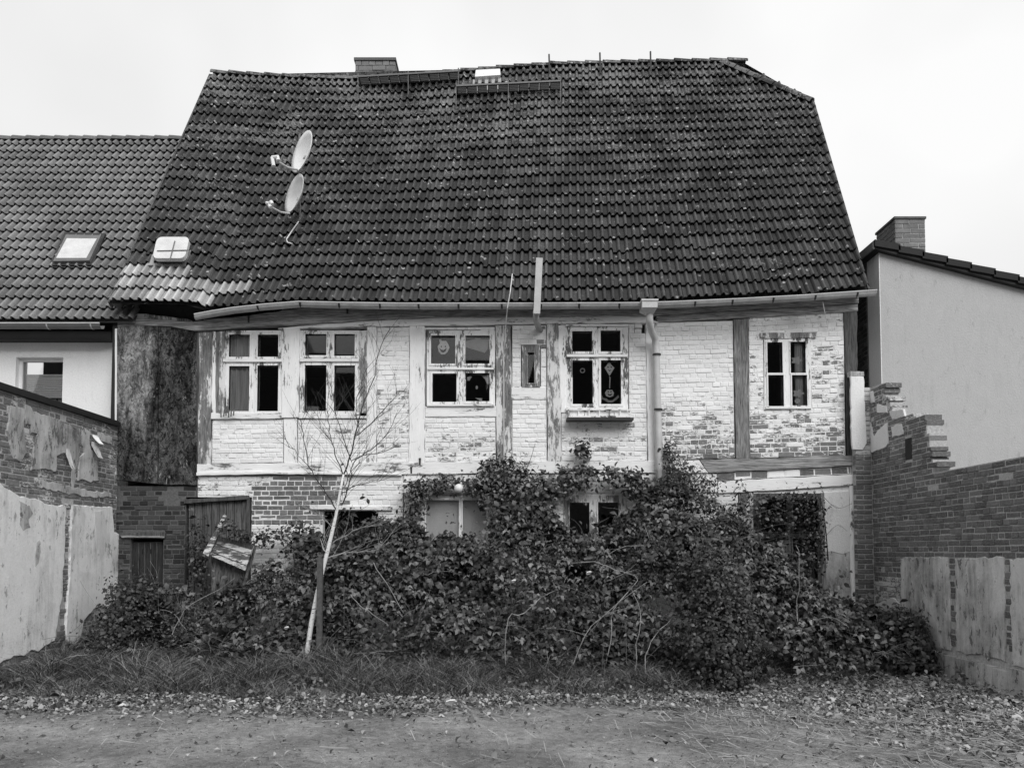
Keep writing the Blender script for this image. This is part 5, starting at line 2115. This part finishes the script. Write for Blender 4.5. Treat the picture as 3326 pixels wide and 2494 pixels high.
clump('climbing_vine', 'leafy vine arching along the sill beam under the boxed window', [(1790, 1580, 60, 40, 11.95, .12), (1870, 1550, 60, 34, 11.95, .1), (1920, 1532, 20, 14, 11.95, .06), (1985, 1528, 18, 13, 11.95, .06), (2010, 1550, 60, 30, 11.95, .1), (2080, 1580, 50, 34, 11.95, .1),
      (1890, 1452, 26, 22, 12.0, .06), (1906, 1475, 16, 16, 12.0, .05), (1895, 1505, 10, 26, 12.0, .05)], 1900, 'bramble_leaf', .085, 'vines on the house wall',
      [([(1780, 1600), (1850, 1530), (1920, 1526), (2000, 1530), (2090, 1560)], .01, 11.95), ([(1880, 1560), (1895, 1500), (1900, 1460), (1880, 1445)], .008, 12.0)], 'vine')
clump('climbing_vine', 'thin bushy vine climbing beside the downpipe foot', [(2180, 1500, 26, 60, 12.0, .1), (2220, 1540, 60, 40, 11.95, .14), (2280, 1580, 60, 40, 11.9, .15), (2190, 1600, 60, 60, 11.85, .2), (2170, 1455, 16, 22, 12.05, .05)], 2600, 'ivy_leaf', .045, 'vines on the house wall',
      [([(2200, 1700), (2190, 1560), (2170, 1440)], .01, 12.0)], 'vine')
clump('climbing_vine', 'hanging ivy curtain over the right lower window', [(2470, 1660, 24, 50, 12.05, .06), (2550, 1618, 80, 16, 12.05, .06), (2640, 1650, 26, 50, 12.05, .06), (2664, 1720, 18, 100, 12.05, .06), (2520, 1690, 40, 40, 12.05, .06), (2630, 1820, 30, 60, 11.95, .12), (2410, 1650, 34, 70, 11.95, .12), (2580, 1680, 70, 70, 12.0, .06)], 2100, 'ivy_leaf', .055, 'vines on the house wall',
      [([(2690, 1820), (2680, 1700), (2664, 1610)], .012, 12.05), ([(2676, 1615), (2720, 1650), (2770, 1634)], .004, 12.13), ([(2684, 1660), (2700, 1640), (2726, 1650)], .004, 12.13), ([(2682, 1740), (2720, 1705), (2752, 1725)], .004, 12.13)], 'vine', .4)
clump('climbing_vine', 'vine leaves over the boarded doorway and broken panel', [(740, 1712, 40, 22, 11.55, .08), (790, 1740, 50, 14, 11.6, .08), (860, 1745, 50, 26, 11.9, .1), (640, 1800, 30, 90, 11.9, .1), (960, 1730, 60, 30, 11.9, .12)], 1300, 'ivy_leaf', .06, 'vines on the house wall', (), 'vine')
clump('corner_shrub', 'dark leafy shrub against the plaster panel of the ruined wall', [(2940, 2020, 50, 44, 10.6, .25), (2975, 2060, 34, 60, 10.4, .2), (2900, 2030, 50, 40, 10.9, .25), (2960, 2120, 60, 50, 10.3, .3)], 2600, 'ivy_leaf', .06)

# long pale dead canes that show in front of the brambles
for k, (pts, Y) in enumerate((([(1960, 2190), (1985, 2080), (1990, 1980), (2060, 1900), (2062, 1870), (2000, 1850), (1930, 1825), (1850, 1830)], 9.75),
                              ([(1850, 2190), (1900, 2060), (1960, 2000), (2040, 1930), (2100, 1890)], 9.7), ([(1640, 2160), (1650, 2010), (1700, 1990), (1760, 1940), (1800, 1920)], 9.8),
                              ([(2060, 2230), (2068, 2090), (2080, 1990), (2050, 1910)], 9.5), ([(2100, 2230), (2096, 2130), (2130, 2060), (2180, 2010)], 9.5),
                              ([(2540, 2160), (2580, 2060), (2590, 1950), (2600, 1850), (2590, 1770)], 10.1), ([(560, 2060), (600, 1980), (680, 1930), (760, 1880)], 10.6),
                              ([(150, 2250), (140, 2180), (200, 2140), (280, 2125)], 9.6), ([(360, 2200), (365, 2140), (420, 2110)], 9.8), ([(1140, 1930), (1170, 1965), (1210, 1995), (1260, 2030)], 9.9),
                              ([(1210, 1830), (1260, 1900), (1310, 1990)], 10.2))):
    sp_ = [p + Vector((random.gauss(0, .006), random.gauss(0, .02), random.gauss(0, .006))) for p in smooth([atY(x, y, Y) for x, y in pts], 3)]
    o = obj('dead_cane', *tube(sp_, [.0068 * (1 - .55 * i / len(sp_)) for i in range(len(sp_))], 6), 'pale_cane')
    lab = ['long crooked pale cane bending left in front of the middle brambles', 'straight pale cane slanting up right of the middle mound', 'pale bent cane low under the meshed window', 'upright pale cane below the downpipe',
           'pale cane forking right below the downpipe', 'tall pale cane in front of the right lower window', 'pale cane arching over the brambles below the broken panel', 'curved pale stem in the grass by the left wall',
           'short pale stem in the grass by the ivy shrub', 'thin pale cane sloping down beside the wooden stake', 'thin pale cane sloping down right of the birch trunk'][k]
    tag(o, lab, 'cane')

# birch sapling and stake
bt = thing('birch_tree', 'slender leaning bare birch sapling with pale bark', 'tree', atZ(992, 2186)[:])
TY = 10.35
tp = [(990, 2188), (992, 2170), (1000, 2100), (1012, 2020), (1030, 1930), (1048, 1850), (1064, 1790), (1082, 1715), (1096, 1650), (1106, 1590), (1116, 1540)]
obj('trunk', *tube([atY(x, y, TY) for x, y in tp], [.046, .037, .035, .034, .032, .030, .028, .025, .021, .017, .014], 10), 'birch_bark', bt, True)
BR = [([(1116, 1540), (1135, 1490), (1150, 1430), (1165, 1370), (1185, 1300), (1215, 1220), (1240, 1120), (1268, 1060)], .016),
      ([(1096, 1660), (1060, 1600), (1030, 1560), (1005, 1515), (990, 1450), (980, 1390), (975, 1360)], .013),
      ([(1110, 1640), (1128, 1590), (1140, 1545), (1150, 1500), (1190, 1470), (1230, 1440), (1260, 1400), (1290, 1340)], .012),
      ([(1116, 1545), (1095, 1490), (1080, 1440), (1068, 1400), (1066, 1350), (1055, 1320)], .011),
      ([(1140, 1495), (1120, 1440), (1105, 1380), (1090, 1340), (1110, 1300), (1120, 1270)], .009),
      ([(1150, 1430), (1160, 1380), (1156, 1340), (1160, 1290), (1175, 1240), (1195, 1180)], .009),
      ([(1158, 1415), (1190, 1390), (1230, 1350), (1275, 1300), (1300, 1270)], .008),
      ([(1005, 1515), (980, 1490), (955, 1460), (935, 1450)], .006), ([(1140, 1500), (1180, 1480), (1240, 1470), (1285, 1450)], .007),
      ([(1082, 1762), (1130, 1735), (1180, 1712), (1240, 1705)], .011), ([(1064, 1812), (1100, 1800), (1160, 1792), (1230, 1785)], .010),
      ([(1058, 1800), (1048, 1775), (1040, 1752)], .013), ([(1078, 1710), (1050, 1680), (1010, 1660)], .007), ([(1080, 1440), (1060, 1410), (1040, 1390)], .006),
      ([(1110, 1600), (1150, 1580), (1190, 1570), (1240, 1560)], .008), ([(1120, 1580), (1140, 1530), (1170, 1500)], .007)]
for pts, r in BR:
    yy = TY + random.uniform(-.25, .25)
    P = [atY(x, y, lerp(TY, yy, min(1, i / 3))) for i, (x, y) in enumerate(pts)]
    n = len(P)
    b_ = Bag()
    Ps_ = [p + Vector((random.gauss(0, .008), random.gauss(0, .01), random.gauss(0, .006))) if 0 < k_i else p for k_i, p in enumerate(smooth(P, 3))]
    b_.add(*tube(Ps_, [r * .72 * (1 - .75 * i / (len(Ps_) - 1)) + .0015 for i in range(len(Ps_))], 6, False))
    for i in range(1, n):
        for q in range(random.choice((2, 3, 3))):
            a = P[i - 1].lerp(P[i], random.random())
            d = (P[i] - P[i - 1]).normalized()
            sd = random.choice((-1, 1))
            dr_ = (d + Vector((sd * random.uniform(.3, .9), random.uniform(-.4, .4), .2))).normalized()
            L = random.uniform(.15, .5)
            tw = [a, a + dr_ * L * .5 + Vector((0, 0, .02)), a + dr_ * L + Vector((sd * .03, 0, .07))]
            b_.add(*tube(tw, [.003, .0022, .0013], 4, False))
            for e in range(2):
                c_ = tw[1].lerp(tw[2], random.random())
                d2 = (dr_ + Vector((random.uniform(-.7, .7), random.uniform(-.3, .3), random.uniform(-.1, .6)))).normalized() * random.uniform(.08, .25)
                b_.add(*tube([c_, c_ + d2], [.0018, .0011], 3, False))
    light = r >= .012 and pts[0][1] > 1700
    b_.build('branch', 'pale_cane' if (pts[0][1] > 1700) else 'dark_stem', bt)
sp = atZ(1037, 2190)
stp = atY(1040, 1812, sp.y)
st_ = Bag()
st_.add(*bar((sp.x, sp.y, -.1), (stp.x, sp.y, stp.z), .072, .065))
tag(st_.build('wooden_stake', 'stake_wood'), 'square weathered wooden stake beside the birch sapling', 'stake')

# ================================================================== grass, litter, sticks
def blades(n, x0, x1, y0, y1, hlo, hhi, name, dens=None, lean=.6):
    x = rng.uniform(x0, x1, n)
    y = rng.uniform(y0, y1, n)
    k = nlump(x * 1.7, y * 2.3) + .5 * nlump(x * 4, y * 4)
    ed = np.interp(x, [-8, -3, 0, 2, 3, 6], [8.55, 8.65, 8.65, 8.8, 9.2, 9.6])
    keep = (k > -.45) & (y > ed - .25 * (k > .35) + .15 * nlump(x * 3, x * 0 + 2))
    x, y, k = x[keep], y[keep], k[keep]
    n = len(x)
    h = rng.uniform(hlo, hhi, n) * (1 + .75 * k) * np.clip(.45 + (y - ed[keep]) * .9, .4, 1.25)
    h = np.clip(h, .03, None)
    a = rng.uniform(0, 2 * np.pi, n)
    ln = h * rng.uniform(.3, 1.3, n) * lean
    dx, dy = np.cos(a) * ln, np.sin(a) * ln
    wd = rng.uniform(.0025, .005, n)
    b = rng.uniform(0, np.pi, n)
    ox, oy = np.cos(b) * wd, np.sin(b) * wd
    z0 = gh(x, y) - .01
    P = []
    for t, f_ in ((0, 1), (.45, .9), (.8, .6)):
        cx, cy = x + dx * t * t, y + dy * t * t
        cz = z0 + h * (t - .25 * t * t)
        P += [np.stack([cx - ox * f_, cy - oy * f_, cz], 1), np.stack([cx + ox * f_, cy + oy * f_, cz], 1)]
    P.append(np.stack([x + dx, y + dy, z0 + h * .72], 1))
    V = np.stack(P, 1).reshape(-1, 3)
    i = np.arange(n)[:, None] * 7
    T = np.concatenate([i + [0, 1, 2], i + [1, 3, 2], i + [2, 3, 4], i + [3, 5, 4], i + [4, 5, 6]], 0)
    return tag(npobj(name, V, T, 'grass_blade', None, {'rnd': np.repeat(rng.random(n), 7)}), 'long limp tangled grass along the foot of the brambles', 'grass', None, 'stuff')


blades(85000, -7.5, 4.6, 8.4, 10.9, .04, .36, 'grass', lean=1.2)


def litter(n):
    x = rng.uniform(-7.5, 7.2, n)
    y = rng.uniform(4.6, 10.4, n)
    c = np.interp(x, [-8, -4, -1, 1, 3, 4.5, 7], [8.35, 8.3, 8.3, 8.6, 8.9, 8.2, 8.])
    sp_ = np.interp(x, [-8, -4, -1, 1, 2.5, 4, 7], [.4, .42, .42, .3, .7, 1.7, 2.3])
    d = np.exp(-((y - c) / sp_) ** 2)
    k = .5 + .5 * nlump(x * 2.3, y * 3.1) + .3 * nlump(x * 6, y * 7)
    p = np.clip(d * (.35 + k), 0, 1) + .045 * np.clip(k, 0, 1) ** 2 + .07 * (x > 2.5) * np.clip(k, 0, 1)
    kp = rng.random(n) < p
    x, y = x[kp], y[kp]
    n = len(x)
    z = gh(x, y) + rng.uniform(.004, .04, n) * (1 + 1.2 * np.exp(-((y - np.interp(x, [-8, 0, 7], [8.3, 8.3, 8.2])) / .4) ** 2))
    nr = np.stack([rng.normal(0, .55, n), rng.normal(-.1, .55, n), np.ones(n)], 1)
    V, T, r = leaf_cloud(np.stack([x, y, z], 1), .045 * rng.lognormal(0, .35, n), nr, .35, .6)
    tag(npobj('leaf_litter', V, T, 'litter_leaf', None, {'rnd': r}), 'dry fallen leaves scattered over the bare dirt', 'leaves', None, 'stuff')


litter(120000)
# weeds and low leaves in front
V, T, r = leaf_cloud(np.stack([(xw := rng.uniform(-7.2, 6.6, 5200)), (yw := np.interp(xw, [-8, -3, 0, 2.4, 4, 7], [9.6, 9.6, 9.5, 9.3, 9.3, 9.0]) + rng.normal(0, .5, 5200)), gh(xw, yw) + rng.uniform(.01, .16, 5200)], 1), .06,
                     np.stack([rng.normal(0, .5, 5200), rng.normal(-.3, .5, 5200), np.ones(5200)], 1))
tag(npobj('ground_cover', V, T, 'bramble_leaf', None, {'rnd': r}), 'low weeds and creeping leaves at the edge of the dirt', 'weeds', None, 'stuff')
# sticks on the dirt to the right
SPOT = [(2880, 2302, 60, 3), (3040, 2335, 60, 2), (2700, 2190, 50, -6), (2620, 2195, 60, 4), (2790, 2175, 30, 16), (3120, 2240, 40, 20), (2960, 2200, 24, 30), (2560, 2235, 40, 3), (3180, 2400, 70, 14), (3100, 2405, 50, 22), (2900, 2340, 50, -3), (2460, 2170, 40, -40)]
NM = ['long pale stick lying flat in the litter, topmost of the two level sticks at right', 'pale stick lying flat just below and right of the longest stick', 'bleached stick on the debris in front of the right brambles', 'pale stick beside the foot of the dark shrub',
      'short pale stick tipped down to the right below the corner shrub', 'short stick near the foot of the ruined wall', 'small upright twig stump in the debris at right', 'short flat stick in front of the dark shrub',
      'long curved stick in the bottom right corner', 'crooked stick left of the corner stick in the bottom right', 'thin stick lying below the longest pale stick', 'pale twig leaning on the right side of the dark shrub']
for (x, y, L, dg), lab in zip(SPOT, NM):
    c = atZ(x, y, .05)
    a = math.radians(dg)
    wv = L * c.y / F * 1.0
    d = Vector((math.cos(a), -.3 * math.sin(a) * 2, -.04 * math.sin(a)))
    P = smooth([c + d * wv * (q / 4 - .5) + Vector((0, random.gauss(0, .025), random.gauss(0, .006))) for q in range(5)], 2)
    tag(obj('fallen_stick', *tube(P, [.010 * (1 - .06 * q) for q in range(len(P))], 5), 'pale_cane'), lab, 'stick', 'sticks on the ground')
# scraps of litter
for (x, y, s, lab) in ((1462, 2282, .055, 'crumpled white paper scrap at the grass edge in the middle'), (752, 2283, .04, 'small white paper scrap at the grass edge on the left'), (930, 2040, .03, 'white scrap caught in the brambles left of the birch'),
                       (1912, 1862, .035, 'pale scrap caught in the middle bramble mound'), (1668, 1888, .03, 'white scrap caught in the brambles under the meshed window')):
    c = atZ(x, y, .06) if y > 2200 else atY(x, y, 9.85 if x > 1200 else 10.3)
    V = [c + Vector((s * math.cos(t) * (1 + .3 * math.sin(3 * t)), -.5 * s * math.sin(t), s * .6 * math.sin(t + .4))) for t in [k * math.pi / 4 for k in range(8)]]
    V += [v + Vector((.004, .012, .012)) for v in V]
    obj_ = obj('paper_scrap', V, [tuple(range(8)), tuple(range(15, 7, -1))] + [(i, (i + 1) % 8, 8 + (i + 1) % 8, 8 + i) for i in range(8)], 'white_plastic')
    tag(obj_, lab, 'paper')

# gravel on the dirt
n = 9000
x, y = rng.uniform(-7, 7, n), 4.6 + 4.2 * rng.random(n)
r_ = .003 + .004 * rng.exponential(1., n).clip(0, 2.5)
O = np.array([[1, 0, 0], [0, 1, 0], [-1, 0, 0], [0, -1, 0], [0, 0, .7], [0, 0, -.6]])
P = np.stack([x, y, gh(x, y) + r_ * .3], 1)[:, None, :] + O[None] * r_[:, None, None] * rng.uniform(.6, 1.4, (n, 6, 1))
i = np.arange(n)[:, None] * 6
T = np.concatenate([i + f for f in ([0, 1, 4], [1, 2, 4], [2, 3, 4], [3, 0, 4], [1, 0, 5], [2, 1, 5], [3, 2, 5], [0, 3, 5])], 0)
tag(npobj('gravel', P.reshape(-1, 3), T, 'litter_leaf', None, {'rnd': np.repeat(.25 + .6 * rng.random(n), 6)}), 'loose small stones strewn over the bare dirt', 'gravel', None, 'stuff')

# dry straw lying on the dirt and in the litter
n = 11000
x = np.where(rng.random(11000) < .4, rng.uniform(-7.2, 7, 11000), rng.uniform(1.5, 7, 11000))
y = np.where(rng.random(n) < .75, np.interp(x, [-8, 0, 3, 7], [8.5, 8.5, 8.6, 8.1]) + rng.normal(0, .45, n) * np.interp(x, [0, 4], [1, 2.2]), rng.uniform(4.8, 8.6, n))
a = rng.uniform(0, np.pi, n)
L = rng.uniform(.03, .14, n) * np.where(x > 3, 1.5, 1)
wv = rng.uniform(.0015, .004, n)
dx, dy = np.cos(a) * L, np.sin(a) * L
ox, oy = -np.sin(a) * wv, np.cos(a) * wv
z0, z1 = gh(x, y) + rng.uniform(.004, .05, n), gh(x, y) + rng.uniform(.004, .06, n)
V = np.stack([np.stack([x - dx - ox, y - dy - oy, z0], 1), np.stack([x - dx + ox, y - dy + oy, z0], 1), np.stack([x + dx + ox, y + dy + oy, z1], 1), np.stack([x + dx - ox, y + dy - oy, z1 + .002], 1)], 1).reshape(-1, 3)
T = np.arange(4 * n).reshape(-1, 4)
tag(npobj('straw', V, T, 'litter_leaf', None, {'rnd': np.repeat(.45 + .55 * rng.random(n), 4)}), 'dry straw and stalks strewn over the leaf litter', 'straw', None, 'stuff')
